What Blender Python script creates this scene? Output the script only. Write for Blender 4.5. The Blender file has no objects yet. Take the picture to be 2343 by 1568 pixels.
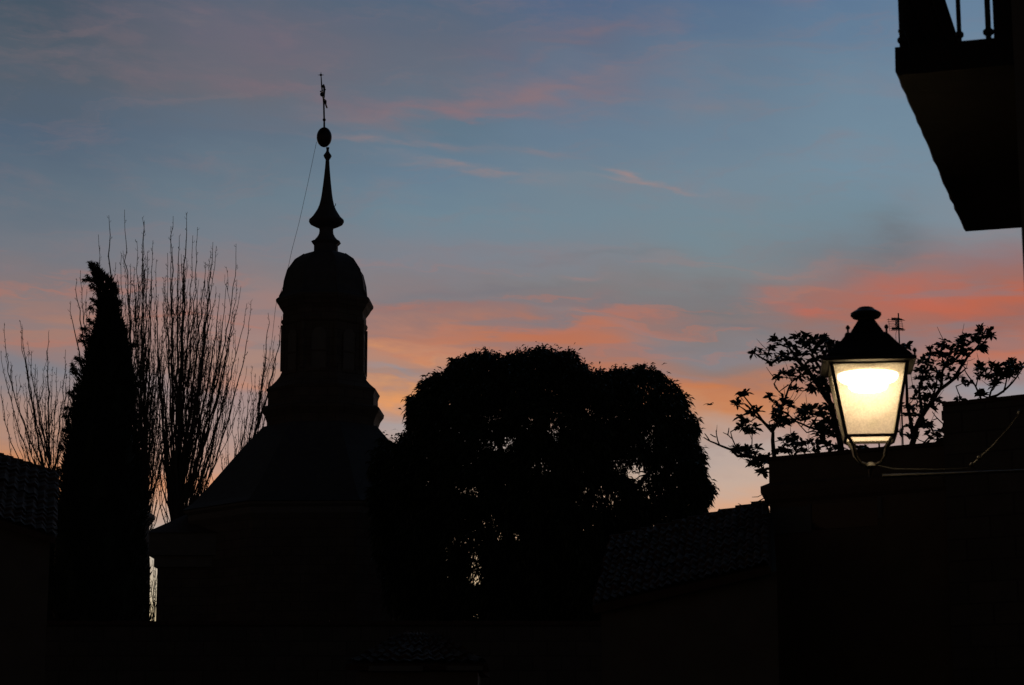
import bpy, math, random
import numpy as np
from mathutils import Vector, Matrix

random.seed(7)
rng = np.random.default_rng(11)
SC = bpy.context.scene
COL = SC.collection
rad = math.radians

# ------------------------------------------------------------------ camera
CAM_H, PITCH, FPX, CX, CY = 1.6, rad(11.0), 4962.0, 1171.0, 784.0
cam = bpy.data.cameras.new('camera')
cam.sensor_width = 23.6
cam.lens = 23.6 * FPX / 2342.0
cam.clip_start, cam.clip_end = 0.1, 3000
cam.dof.use_dof = True
cam.dof.focus_distance = 60.0
cam.dof.aperture_fstop = 5.0
camo = bpy.data.objects.new('camera', cam)
camo.location = (0, 0, CAM_H)
camo.rotation_euler = (math.pi/2 + PITCH, 0, 0)
COL.objects.link(camo)
SC.camera = camo
SC.view_settings.view_transform = 'Standard'
SC.view_settings.look = 'None'
SC.view_settings.exposure = 0.0
SC.view_settings.gamma = 1.0

CP, SP = math.cos(PITCH), math.sin(PITCH)
EYE = Vector((0, 0, CAM_H))
def ray(px, py):
    x, y = (px-CX)/FPX, (CY-py)/FPX
    return Vector((x, CP - SP*y, SP + CP*y))
def P(px, py, Y):
    """surveying helper: the point of the place at distance Y seen at a photo position"""
    d = ray(px, py)
    return EYE + d*(Y/d.y)
def on_plane(px, py, p0, n):
    d = ray(px, py)
    return EYE + d*((p0-EYE).dot(n)/d.dot(n))
def scale_at(Y):            # metres per photo unit
    return Y/FPX

# ------------------------------------------------------------------ world: dusk sky
def lin(c):
    return tuple(((v/255)/12.92 if v/255 <= .04045 else ((v/255+.055)/1.055)**2.4) for v in c)

def build_sky():
    w = bpy.data.worlds.new('World'); SC.world = w
    w.use_nodes = True
    nt = w.node_tree; N = nt.nodes; L = nt.links
    N.clear()
    def node(t, **kw):
        n = N.new(t)
        for k, v in kw.items(): setattr(n, k, v)
        return n
    def put(sock, v):
        if isinstance(v, (int, float)): sock.default_value = v
        else: L.new(v, sock)
    def M(op, a, b=0.0, c=0.0, clamp=False):
        n = node('ShaderNodeMath', operation=op, use_clamp=clamp)
        put(n.inputs[0], a); put(n.inputs[1], b); put(n.inputs[2], c)
        return n.outputs[0]
    def smooth(v, lo, hi, a=0.0, b=1.0):
        n = node('ShaderNodeMapRange', interpolation_type='SMOOTHSTEP')
        put(n.inputs[0], v)
        for i, q in enumerate((lo, hi, a, b)): n.inputs[1+i].default_value = q
        return n.outputs[0]
    def mix(f, a, b, kind='MIX'):
        n = node('ShaderNodeMixRGB', blend_type=kind)
        put(n.inputs[0], f)
        for s, v in ((n.inputs[1], a), (n.inputs[2], b)):
            if isinstance(v, tuple): s.default_value = (*v, 1)
            else: L.new(v, s)
        return n.outputs[0]
    tc = node('ShaderNodeTexCoord')
    sx = node('ShaderNodeSeparateXYZ'); L.new(tc.outputs['Generated'], sx.inputs[0])
    az0 = M('ARCTAN2', sx.outputs[0], sx.outputs[1])
    el0 = M('ARCSINE', sx.outputs[2])
    def vec(a, e):
        n = node('ShaderNodeCombineXYZ'); put(n.inputs[0], a); put(n.inputs[1], e); return n.outputs[0]
    def noise(a, e, scale, detail=4, rough=.55, off=0.0):
        n = node('ShaderNodeTexNoise', noise_dimensions='2D')
        n.inputs['Scale'].default_value = scale; n.inputs['Detail'].default_value = detail
        n.inputs['Roughness'].default_value = rough
        L.new(vec(M('ADD', a, off), e), n.inputs['Vector'])
        return n.outputs['Fac']
    # long streaky winds: warp the elevation, a little the azimuth
    ez = M('MULTIPLY', el0, 3.6)
    sl = M('ADD', ez, M('MULTIPLY', az0, 0.45))          # streaks tip down to the right
    w1 = M('SUBTRACT', noise(az0, sl, 7, 3, .5, 3.1), .5)
    w2 = M('SUBTRACT', noise(az0, sl, 26, 4, .55, 9.7), .5)
    el = M('ADD', el0, M('ADD', M('MULTIPLY', w1, .020), M('MULTIPLY', w2, .015)))
    az = M('ADD', az0, M('MULTIPLY', w1, .03))
    tex = noise(az0, sl, 14, 6, .62, 5.3)
    texf = noise(az0, M('ADD', M('MULTIPLY', el0, 5.5), M('MULTIPLY', az0, -0.5)), 30, 5, .6, 1.7)
    E0, E1 = -0.06, 0.46
    t = M('DIVIDE', M('SUBTRACT', el, E0), E1-E0, clamp=True)
    cols = SKY_COLS
    ramps = []
    for px, stops in cols:
        r = node('ShaderNodeValToRGB'); L.new(t, r.inputs[0])
        r.color_ramp.interpolation = 'LINEAR'
        pts = []
        for py, c in stops:
            d = ray(px, py).normalized()
            pts.append(((math.asin(d.z)-E0)/(E1-E0), lin(c)))
        pts.sort()
        el_ = r.color_ramp.elements
        while len(el_) < len(pts): el_.new(.5)
        for e_, (pos, c) in zip(el_, pts):
            e_.position = pos
        for e_, (pos, c) in zip(el_, pts):
            e_.position = pos; e_.color = (*c, 1)
        d = ray(px, 700)
        ramps.append((math.atan2(d.x, d.y), r.outputs[0]))
    cur = ramps[0][1]
    for (a0, _), (a1, r1) in zip(ramps, ramps[1:]):
        cur = mix(smooth(az, a0, a1), cur, r1)
    V = vec(az, el)
    for px, py, ln, th, ang, c, s in SKY_STREAKS:
        d = ray(px, py).normalized()
        mp = node('ShaderNodeMapping', vector_type='TEXTURE'); L.new(V, mp.inputs[0])
        mp.inputs['Location'].default_value = (math.atan2(d.x, d.y), math.asin(d.z), 0)
        mp.inputs['Rotation'].default_value = (0, 0, rad(ang))
        mp.inputs['Scale'].default_value = (ln/FPX, th/FPX, 1)
        dt = node('ShaderNodeVectorMath', operation='DOT_PRODUCT')
        L.new(mp.outputs[0], dt.inputs[0]); L.new(mp.outputs[0], dt.inputs[1])
        g = M('EXPONENT', M('MULTIPLY', dt.outputs['Value'], -1.0))
        tx = texf if th < 16 else tex
        f = M('MULTIPLY', M('MULTIPLY', g, s), smooth(tx, .25, .72, .30, 1.05), clamp=True)
        cur = mix(f, cur, lin(c))
    # layered low stratus: mauve and rose bands drawn out by the wind
    d0 = ray(1171, 745).normalized(); e0 = math.asin(d0.z)
    bd = M('DIVIDE', M('SUBTRACT', el0, e0), 120/FPX)
    band = M('EXPONENT', M('MULTIPLY', M('MULTIPLY', bd, bd), -1.0))
    s1 = noise(M('MULTIPLY', az0, 1.0), M('MULTIPLY', el0, 9.0), 11, 5, .58, 21.3)
    s2 = noise(M('MULTIPLY', az0, 1.0), M('MULTIPLY', el, 9.0), 12, 5, .58, 33.9)
    cur = mix(M('MULTIPLY', band, smooth(s1, .50, .68, 0, .55)), cur, lin((124, 122, 128)))
    cur = mix(M('MULTIPLY', band, smooth(s2, .54, .70, 0, .42)), cur, lin((190, 116, 92)))
    s3 = noise(M('MULTIPLY', az0, 1.0), M('ADD', M('MULTIPLY', el, 8.0), M('MULTIPLY', az0, -1.2)), 13, 6, .62, 47.1)
    cur = mix(smooth(s3, .52, .74, 0, .15), cur, lin((142, 116, 118)))
    # faint pink cirrus grain over the whole west
    ci = smooth(tex, .50, .75, 0, .14)
    cur = mix(ci, cur, lin((150, 118, 118)))
    # afterglow only in the west: the sky darkens overhead and behind
    absa = M('ABSOLUTE', az0)
    fall = M('MULTIPLY', smooth(absa, .30, 1.0, 1, .075), smooth(el0, .40, .95, 1, .075))
    cur = mix(1.0, cur, vecgrey(node, L, fall), 'MULTIPLY')
    # the clear dusk sky of the rest of the dome, dim
    sky = node('ShaderNodeTexSky', sky_type='NISHITA')
    sky.sun_disc = False
    sky.sun_elevation = rad(0.5); sky.sun_rotation = rad(12)
    b1 = node('ShaderNodeBackground'); L.new(cur, b1.inputs[0]); b1.inputs[1].default_value = 1.0
    b2 = node('ShaderNodeBackground'); L.new(sky.outputs[0], b2.inputs[0]); b2.inputs[1].default_value = 0.0012
    ad = node('ShaderNodeAddShader'); L.new(b1.outputs[0], ad.inputs[0]); L.new(b2.outputs[0], ad.inputs[1])
    out = node('ShaderNodeOutputWorld'); L.new(ad.outputs[0], out.inputs[0])

def vecgrey(node, L, v):
    n = node('ShaderNodeCombineXYZ')
    for i in range(3): L.new(v, n.inputs[i])
    return n.outputs[0]

# sky colours seen at photo heights (turned into elevations above)
SKY_COLS = [
 (60,  [(-120,(64,78,92)),(0,(68,84,99)),(150,(84,94,106)),(300,(82,99,118)),(450,(96,111,125)),(560,(114,118,127)),(650,(128,118,121)),(735,(158,122,112)),(800,(150,122,118)),(860,(124,126,134)),(920,(160,134,126)),(985,(176,138,120)),(1040,(196,138,100)),(1090,(215,142,92)),(1500,(200,170,130))]),
 (560, [(-120,(78,90,108)),(0,(87,99,116)),(110,(101,103,115)),(200,(103,105,115)),(300,(94,110,127)),(450,(106,123,136)),(550,(116,125,136)),(640,(134,125,128)),(720,(160,126,120)),(790,(160,132,126)),(850,(172,135,120)),(900,(160,138,136)),(980,(170,146,140)),(1050,(188,150,134)),(1100,(212,152,116)),(1160,(190,165,150)),(1220,(170,180,180)),(1420,(215,200,160))]),
 (1000,[(-120,(77,96,119)),(0,(85,102,123)),(90,(97,105,121)),(160,(99,109,124)),(260,(94,116,133)),(400,(103,126,145)),(500,(111,133,147)),(600,(127,129,138)),(660,(130,124,128)),(710,(138,118,118)),(770,(180,122,100)),(810,(186,134,112)),(850,(176,134,116)),(900,(216,150,98)),(930,(190,150,130)),(965,(168,156,154)),(1020,(180,160,152)),(1200,(205,172,140)),(1500,(220,200,160))]),
 (1330,[(-120,(77,99,127)),(0,(85,104,132)),(100,(95,109,131)),(200,(103,117,137)),(300,(103,124,144)),(420,(113,131,145)),(500,(114,134,147)),(600,(126,130,138)),(660,(126,124,126)),(710,(130,118,121)),(760,(172,114,94)),(810,(180,114,88)),(860,(180,118,95)),(930,(200,140,105)),(1000,(165,160,155)),(1200,(210,170,135)),(1500,(220,200,160))]),
 (1660,[(-120,(81,107,137)),(0,(87,111,140)),(150,(101,122,143)),(300,(107,129,148)),(420,(115,135,150)),(520,(116,136,147)),(620,(124,132,137)),(680,(122,121,124)),(730,(128,120,120)),(800,(130,126,130)),(850,(146,122,115)),(900,(190,120,82)),(945,(202,136,92)),(985,(188,150,130)),(1040,(182,164,156)),(1110,(196,170,154)),(1160,(214,164,132)),(1300,(220,190,150))]),
 (1960,[(-120,(87,115,145)),(0,(94,120,148)),(200,(109,133,153)),(400,(115,140,157)),(500,(114,136,149)),(570,(118,125,133)),(620,(140,122,122)),(680,(165,108,96)),(730,(150,112,104)),(790,(140,122,122)),(860,(150,125,118)),(960,(178,130,112)),(1030,(175,150,145)),(1110,(190,165,152)),(1300,(210,180,150))]),
 (2260,[(-120,(93,121,149)),(0,(101,127,153)),(300,(115,139,157)),(480,(125,139,151)),(540,(131,131,138)),(600,(145,115,116)),(650,(156,108,100)),(695,(186,100,76)),(735,(152,104,96)),(790,(184,112,90)),(830,(158,124,118)),(880,(146,144,150)),(950,(160,150,150)),(1100,(190,165,150))]),
]
SKY_STREAKS = [  # px, py, length, thickness, tilt, colour, strength
 (1090,222,330,26,7,(142,113,117),.7), (640,200,330,20,-4,(124,106,116),.55), (560,90,330,62,-8,(112,103,118),.55),
 (900,322,210,11,-4,(150,126,126),.55), (1070,388,170,11,-8,(150,130,130),.62), (1490,426,120,8,-6,(160,134,131),.62),
 (1420,402,46,8,-24,(165,134,130),.65), (1240,340,90,9,-5,(135,125,132),.45), (1260,84,180,26,7,(122,106,118),.55),
 (1440,145,70,9,3,(132,114,124),.5), (90,160,110,9,2,(112,102,112),.5), (1650,265,120,18,-3,(124,124,134),.4),
 (1080,676,230,13,4,(116,116,124),.65), (980,712,170,13,-2,(158,112,104),.6), (1230,772,200,24,-3,(190,112,80),.8),
 (1590,905,170,28,-18,(204,124,78),.75), (890,904,120,18,-2,(240,156,88),.95), (920,798,130,14,-10,(212,144,100),.85),
 (560,884,110,16,-2,(214,142,104),.8), (110,748,150,34,2,(168,124,108),.6), (2110,680,120,42,-9,(196,100,76),.75),
 (1880,698,110,10,-14,(190,104,86),.75), (1336,636,46,8,-4,(158,128,126),.65), (1490,722,120,9,-5,(170,114,102),.65),
 (1650,708,110,11,2,(112,110,114),.55), (2050,552,62,62,0,(96,101,108),.5), (2240,800,110,24,-6,(200,114,84),.65),
 (1370,585,180,9,3,(114,118,124),.4), (450,1095,150,30,3,(226,152,108),.6), (80,1070,140,22,-10,(222,140,84),.6),
 (1740,760,150,10,-10,(118,122,128),.5), (1180,700,150,10,-8,(126,124,130),.5), (300,640,200,12,3,(134,118,118),.45),
 (1000,692,170,10,-2,(124,124,130),.7), (1300,727,120,9,-6,(136,128,130),.6), (1480,762,120,12,-8,(128,128,134),.75), (1600,805,170,17,-8,(134,132,138),.75),
 (1420,698,140,9,-3,(122,120,125),.6), (1700,742,120,8,-5,(118,116,121),.6), (950,748,110,8,-6,(178,130,115),.55), (890,846,100,10,-7,(150,142,146),.8), (900,868,90,6,-4,(156,142,142),.6), (880,760,80,8,-5,(140,122,124),.6), (1290,735,120,8,-3,(128,120,124),.6), (1540,860,120,10,-14,(140,128,130),.55),
 (1160,792,150,15,0,(190,116,82),.6), (1410,800,80,16,-16,(190,114,84),.6), (1560,742,90,7,-8,(164,112,100),.5), (1400,722,60,6,-4,(172,112,100),.55), (1740,700,110,8,4,(128,124,126),.5),
 (1980,612,80,28,12,(116,112,116),.55), (2010,650,70,20,-20,(168,108,98),.5), (2270,680,60,24,-5,(168,104,90),.4), (2140,740,90,16,-14,(186,106,82),.5), (2270,755,80,12,-3,(140,104,100),.5),
 (1310,190,140,12,8,(140,116,120),.38), (1040,238,150,12,-3,(148,112,116),.5), (1150,250,110,9,4,(146,112,118),.45), (1380,58,120,14,6,(126,110,120),.5), (1300,100,90,10,6,(124,108,118),.45), (1430,204,90,8,-2,(130,118,126),.4), (1780,112,200,14,2,(116,120,136),.45), (1180,150,120,10,9,(126,110,120),.4),
 (420,45,90,12,-10,(116,108,116),.5), (680,130,120,14,-6,(116,106,116),.45), (250,140,150,14,-4,(104,102,114),.45), (500,150,140,10,-5,(112,106,116),.45), (760,40,130,18,-4,(104,104,122),.4),
]
build_sky()

# the sun has just gone: only a last grazing glow from behind the church
sun = bpy.data.lights.new('sun', 'SUN'); sun.energy = 0.02; sun.angle = rad(0.5); sun.color = (1, .6, .35)
suno = bpy.data.objects.new('sun', sun); COL.objects.link(suno)
suno.rotation_euler = (rad(-89.5), 0, rad(-12))

# ------------------------------------------------------------------ materials
MATS = {}
def mat(name, col, rough=.8, var=.25, scale=6.0, bump=.2, metallic=0.0, kind=None):
    if name in MATS: return MATS[name]
    m = bpy.data.materials.new(name); m.use_nodes = True
    nt = m.node_tree; b = nt.nodes['Principled BSDF']
    b.inputs['Roughness'].default_value = rough
    b.inputs['Metallic'].default_value = metallic
    tc = nt.nodes.new('ShaderNodeTexCoord')
    no = nt.nodes.new('ShaderNodeTexNoise'); no.inputs['Scale'].default_value = scale
    no.inputs['Detail'].default_value = 6
    nt.links.new(tc.outputs['Object'], no.inputs['Vector'])
    mx = nt.nodes.new('ShaderNodeMixRGB')
    mx.inputs[1].default_value = (*[c*(1-var) for c in col], 1)
    mx.inputs[2].default_value = (*[min(1, c*(1+var)) for c in col], 1)
    nt.links.new(no.outputs['Fac'], mx.inputs[0])
    src = mx.outputs[0]
    if kind == 'stone':                       # coursed blocks
        br = nt.nodes.new('ShaderNodeTexBrick')
        br.inputs['Scale'].default_value = 1.0
        br.inputs['Brick Width'].default_value = .55; br.inputs['Row Height'].default_value = .28
        br.inputs['Mortar Size'].default_value = .012
        br.inputs['Color1'].default_value = (1, 1, 1, 1); br.inputs['Color2'].default_value = (.8, .8, .8, 1)
        br.inputs['Mortar'].default_value = (.55, .55, .55, 1)
        mp = nt.nodes.new('ShaderNodeMapping'); mp.inputs['Rotation'].default_value = (math.pi/2, 0, 0)
        nt.links.new(tc.outputs['Object'], mp.inputs[0]); nt.links.new(mp.outputs[0], br.inputs['Vector'])
        m2 = nt.nodes.new('ShaderNodeMixRGB'); m2.blend_type = 'MULTIPLY'; m2.inputs[0].default_value = 1
        nt.links.new(src, m2.inputs[1]); nt.links.new(br.outputs['Color'], m2.inputs[2]); src = m2.outputs[0]
    nt.links.new(src, b.inputs['Base Color'])
    if bump:
        bp = nt.nodes.new('ShaderNodeBump'); bp.inputs['Strength'].default_value = bump
        bp.inputs['Distance'].default_value = .02
        nt.links.new(no.outputs['Fac'], bp.inputs['Height']); nt.links.new(bp.outputs[0], b.inputs['Normal'])
    MATS[name] = m
    return m
SLATE = mat('slate', (.11, .115, .125), .8, .3, 4)
STONE = mat('church_stone', (.17, .14, .115), .85, .3, 3, .3, kind='stone')
PALE = mat('pale_stone', (.20, .185, .165), .8, .2, 5)
PLASTER = mat('old_plaster', (.19, .165, .135), .9, .3, 2.5)
OCHRE = mat('ochre_plaster', (.20, .145, .095), .9, .3, 2.5)
WHITE = mat('whitewash', (.62, .62, .60), .85, .12, 5)
TILE = mat('clay_tile', (.12, .07, .05), .85, .45, 5)
IRON = mat('black_iron', (.022, .021, .02), .5, .3, 20, .1)
BRONZE = mat('lamp_paint', (.032, .027, .02), .45, .3, 25, .1)
BARK = mat('bark', (.055, .045, .036), .9, .35, 14)
GREYBARK = mat('poplar_bark', (.09, .08, .07), .9, .35, 14)
LEAF = mat('dark_leaf', (.035, .055, .022), .55, .4, 8, 0)
CYP = mat('cypress_leaf', (.022, .035, .018), .75, .4, 8, 0)
MAG = mat('magnolia_leaf', (.03, .05, .02), .4, .4, 8, 0)
GROUND = mat('ground', (.09, .08, .07), .9, .3, 1.2)
ROAD = mat('paving', (.10, .095, .09), .8, .3, 3)
WOOD = mat('dark_wood', (.02, .015, .011), .7, .3, 12)
GLASS_D = mat('window_glass', (.03, .035, .04), .12, .2, 3, 0)
ZINC = mat('zinc', (.16, .16, .16), .45, .2, 8, .1, .6)
FEATHER = mat('feather', (.05, .05, .055), .8, .2, 30, 0)

# ------------------------------------------------------------------ mesh building
def world_loc(ob):
    v = Vector((0, 0, 0))
    while ob is not None: v = v + ob.location; ob = ob.parent
    return v
class MB:
    def __init__(s): s.v = []; s.f = []
    def add(s, vs, fs):
        o = len(s.v); s.v.extend([tuple(p) for p in vs]); s.f.extend([tuple(i+o for i in f) for f in fs])
    def prism(s, poly, vec):
        n = len(poly); vec = Vector(vec)
        a = [Vector(p) for p in poly]; b = [p+vec for p in a]
        s.add(a+b, [tuple(range(n))[::-1], tuple(range(n, 2*n))] + [(i, (i+1) % n, n+(i+1) % n, n+i) for i in range(n)])
    def box(s, o, ax, ay, az):
        o = Vector(o); ax = Vector(ax); ay = Vector(ay)
        s.prism([o, o+ax, o+ax+ay, o+ay], az)
    def cbox(s, c, size):
        c = Vector(c); x, y, z = size
        s.box(c-Vector((x/2, y/2, z/2)), (x, 0, 0), (0, y, 0), (0, 0, z))
    def tube(s, pts, rs, n=6, cap=True):
        pts = [Vector(p) for p in pts]
        if isinstance(rs, (int, float)): rs = [rs]*len(pts)
        vs = []; fs = []; ref = None
        for i, p in enumerate(pts):
            d = (pts[min(i+1, len(pts)-1)] - pts[max(i-1, 0)])
            d = d.normalized() if d.length > 1e-9 else Vector((0, 0, 1))
            if ref is None: ref = d.orthogonal().normalized()
            u = ref - d*ref.dot(d)
            u = u.normalized() if u.length > 1e-6 else d.orthogonal().normalized()
            ref = u; w = d.cross(u)
            for k in range(n):
                a = 2*math.pi*k/n
                vs.append(p + (u*math.cos(a) + w*math.sin(a))*rs[i])
        for i in range(len(pts)-1):
            for k in range(n):
                fs.append((i*n+k, i*n+(k+1) % n, (i+1)*n+(k+1) % n, (i+1)*n+k))
        if cap:
            fs.append(tuple(range(n))[::-1]); fs.append(tuple(range((len(pts)-1)*n, len(pts)*n)))
        s.add(vs, fs)
    def lathe(s, prof, c=(0, 0), n=24, rot=0.0, cap=True):
        """prof: (radius, z) from top or bottom"""
        vs = []; fs = []
        for r, z in prof:
            for k in range(n):
                a = rot + 2*math.pi*k/n
                vs.append((c[0]+r*math.cos(a), c[1]+r*math.sin(a), z))
        m = len(prof)
        for i in range(m-1):
            for k in range(n):
                fs.append((i*n+k, i*n+(k+1) % n, (i+1)*n+(k+1) % n, (i+1)*n+k))
        if cap:
            fs.append(tuple(range(n))[::-1]); fs.append(tuple(range((m-1)*n, m*n)))
        s.add(vs, fs)
    def ball(s, c, r, sz=1.0, n=10):
        prof = [(max(r*math.sin(math.pi*i/n), 1e-4), c[2]-r*sz*math.cos(math.pi*i/n)) for i in range(n+1)]
        s.lathe(prof, (c[0], c[1]), n=2*n)
    def build(s, name, m, parent=None, origin=None, smooth=False, fix=True):
        o = Vector(origin) if origin else Vector((0, 0, 0))
        if parent is not None: o = world_loc(parent)
        me = bpy.data.meshes.new(name)
        me.from_pydata([(p[0]-o.x, p[1]-o.y, p[2]-o.z) for p in s.v], [], s.f)
        if fix:
            import bmesh
            bm = bmesh.new(); bm.from_mesh(me)
            bmesh.ops.recalc_face_normals(bm, faces=bm.faces); bm.to_mesh(me); bm.free()
        me.materials.append(m)
        if smooth:
            me.polygons.foreach_set('use_smooth', [True]*len(me.polygons))
        ob = bpy.data.objects.new(name, me); COL.objects.link(ob)
        if parent is not None: ob.parent = parent
        else: ob.location = o
        return ob

def np_mesh(name, V, F4, m, parent):
    """V (n,3) world coordinates, F4 (k,4) quads"""
    o = np.array(world_loc(parent))
    me = bpy.data.meshes.new(name)
    V = np.asarray(V, dtype=np.float32) - o.astype(np.float32)
    k = len(F4)
    me.vertices.add(len(V)); me.vertices.foreach_set('co', V.ravel())
    me.loops.add(4*k); me.loops.foreach_set('vertex_index', np.asarray(F4, dtype=np.int32).ravel())
    me.polygons.add(k)
    me.polygons.foreach_set('loop_start', np.arange(0, 4*k, 4, dtype=np.int32))
    me.polygons.foreach_set('loop_total', np.full(k, 4, dtype=np.int32))
    me.update(calc_edges=True)
    me.materials.append(m)
    ob = bpy.data.objects.new(name, me); COL.objects.link(ob); ob.parent = parent
    return ob

def thing(name, loc, label, cat, group=None):
    o = bpy.data.objects.new(name, None); COL.objects.link(o)
    o.location = loc; o.empty_display_size = .3
    o.matrix_world = Matrix.Translation(Vector(loc))
    o['label'] = label; o['category'] = cat
    if group: o['group'] = group
    return o
def leaves(pos, dirs, ln, wd, normal_jit=1.0, droop=0.25):
    """bent rhombic leaves: two quads each, base at pos"""
    n = len(pos)
    d = dirs/np.linalg.norm(dirs, axis=1, keepdims=True)
    r = rng.normal(size=(n, 3)); side = np.cross(d, r)
    side /= np.linalg.norm(side, axis=1, keepdims=True)+1e-9
    up = np.cross(side, d)
    ln = ln[:, None]; wd = wd[:, None]
    dz = np.zeros((n, 3)); dz[:, 2] = -1
    base = pos; mid = pos + d*ln*.5; tip = pos + d*ln + dz*ln*droop
    a = mid + side*wd*.5 + up*wd*.10; b = mid - side*wd*.5 + up*wd*.10
    V = np.stack([base, a, tip, b], axis=1).reshape(-1, 3)
    F = np.arange(4*n).reshape(n, 4)
    return V, F

# ------------------------------------------------------------------ the ground
mb = MB(); mb.add([(-900, -60, 0), (900, -60, 0), (900, 1800, 0), (-900, 1800, 0)], [(0, 1, 2, 3)])
g = mb.build('ground', GROUND, fix=False); g['kind'] = 'structure'
mb = MB(); mb.add([(-3, -20, .004), (3.1, -20, .004), (5.2, 24, .004), (-3.2, 24, .004)], [(0, 1, 2, 3)])
g = mb.build('street', ROAD, fix=False); g['kind'] = 'structure'

# ------------------------------------------------------------------ tiled roof helper
def tiled_roof(mb, a, b, c, d, rows=10, tiles=20, r=.045, step=.03):
    """a-b lower edge, d-c upper edge; channel tiles run from a to d"""
    a, b, c, d = map(Vector, (a, b, c, d))
    nrm = (b-a).cross(d-a).normalized()
    if nrm.z < 0: nrm = -nrm
    nu = tiles*4
    vs = []; fs = []; rowsv = []
    for j in range(rows):
        slip = [random.gauss(0, .012) for _ in range(tiles+1)]
        lift = [random.gauss(0, .010) for _ in range(tiles+1)]
        for e in (0, 1):
            line = []
            for i in range(nu+1):
                v = (j+e)/rows + (slip[i//4]*(2 if random.random() < .04 else 1) if 0 < j+e < rows else 0)
                u = i/nu
                p = a.lerp(b, u).lerp(d.lerp(c, u), v)
                h = r*(.5-.5*math.cos(2*math.pi*i/4)) + step*(1-e) + .010*random.random() + max(-.02, lift[i//4])
                line.append(len(vs)); vs.append(p + nrm*h)
            rowsv.append(line)
    for l0, l1 in zip(rowsv, rowsv[1:]):
        for i in range(nu): fs.append((l0[i], l0[i+1], l1[i+1], l1[i]))
    mb.add(vs, fs)
    th = -nrm*.10
    mb.prism([a-nrm*.004, b-nrm*.004, c-nrm*.004, d-nrm*.004], th)

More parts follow.
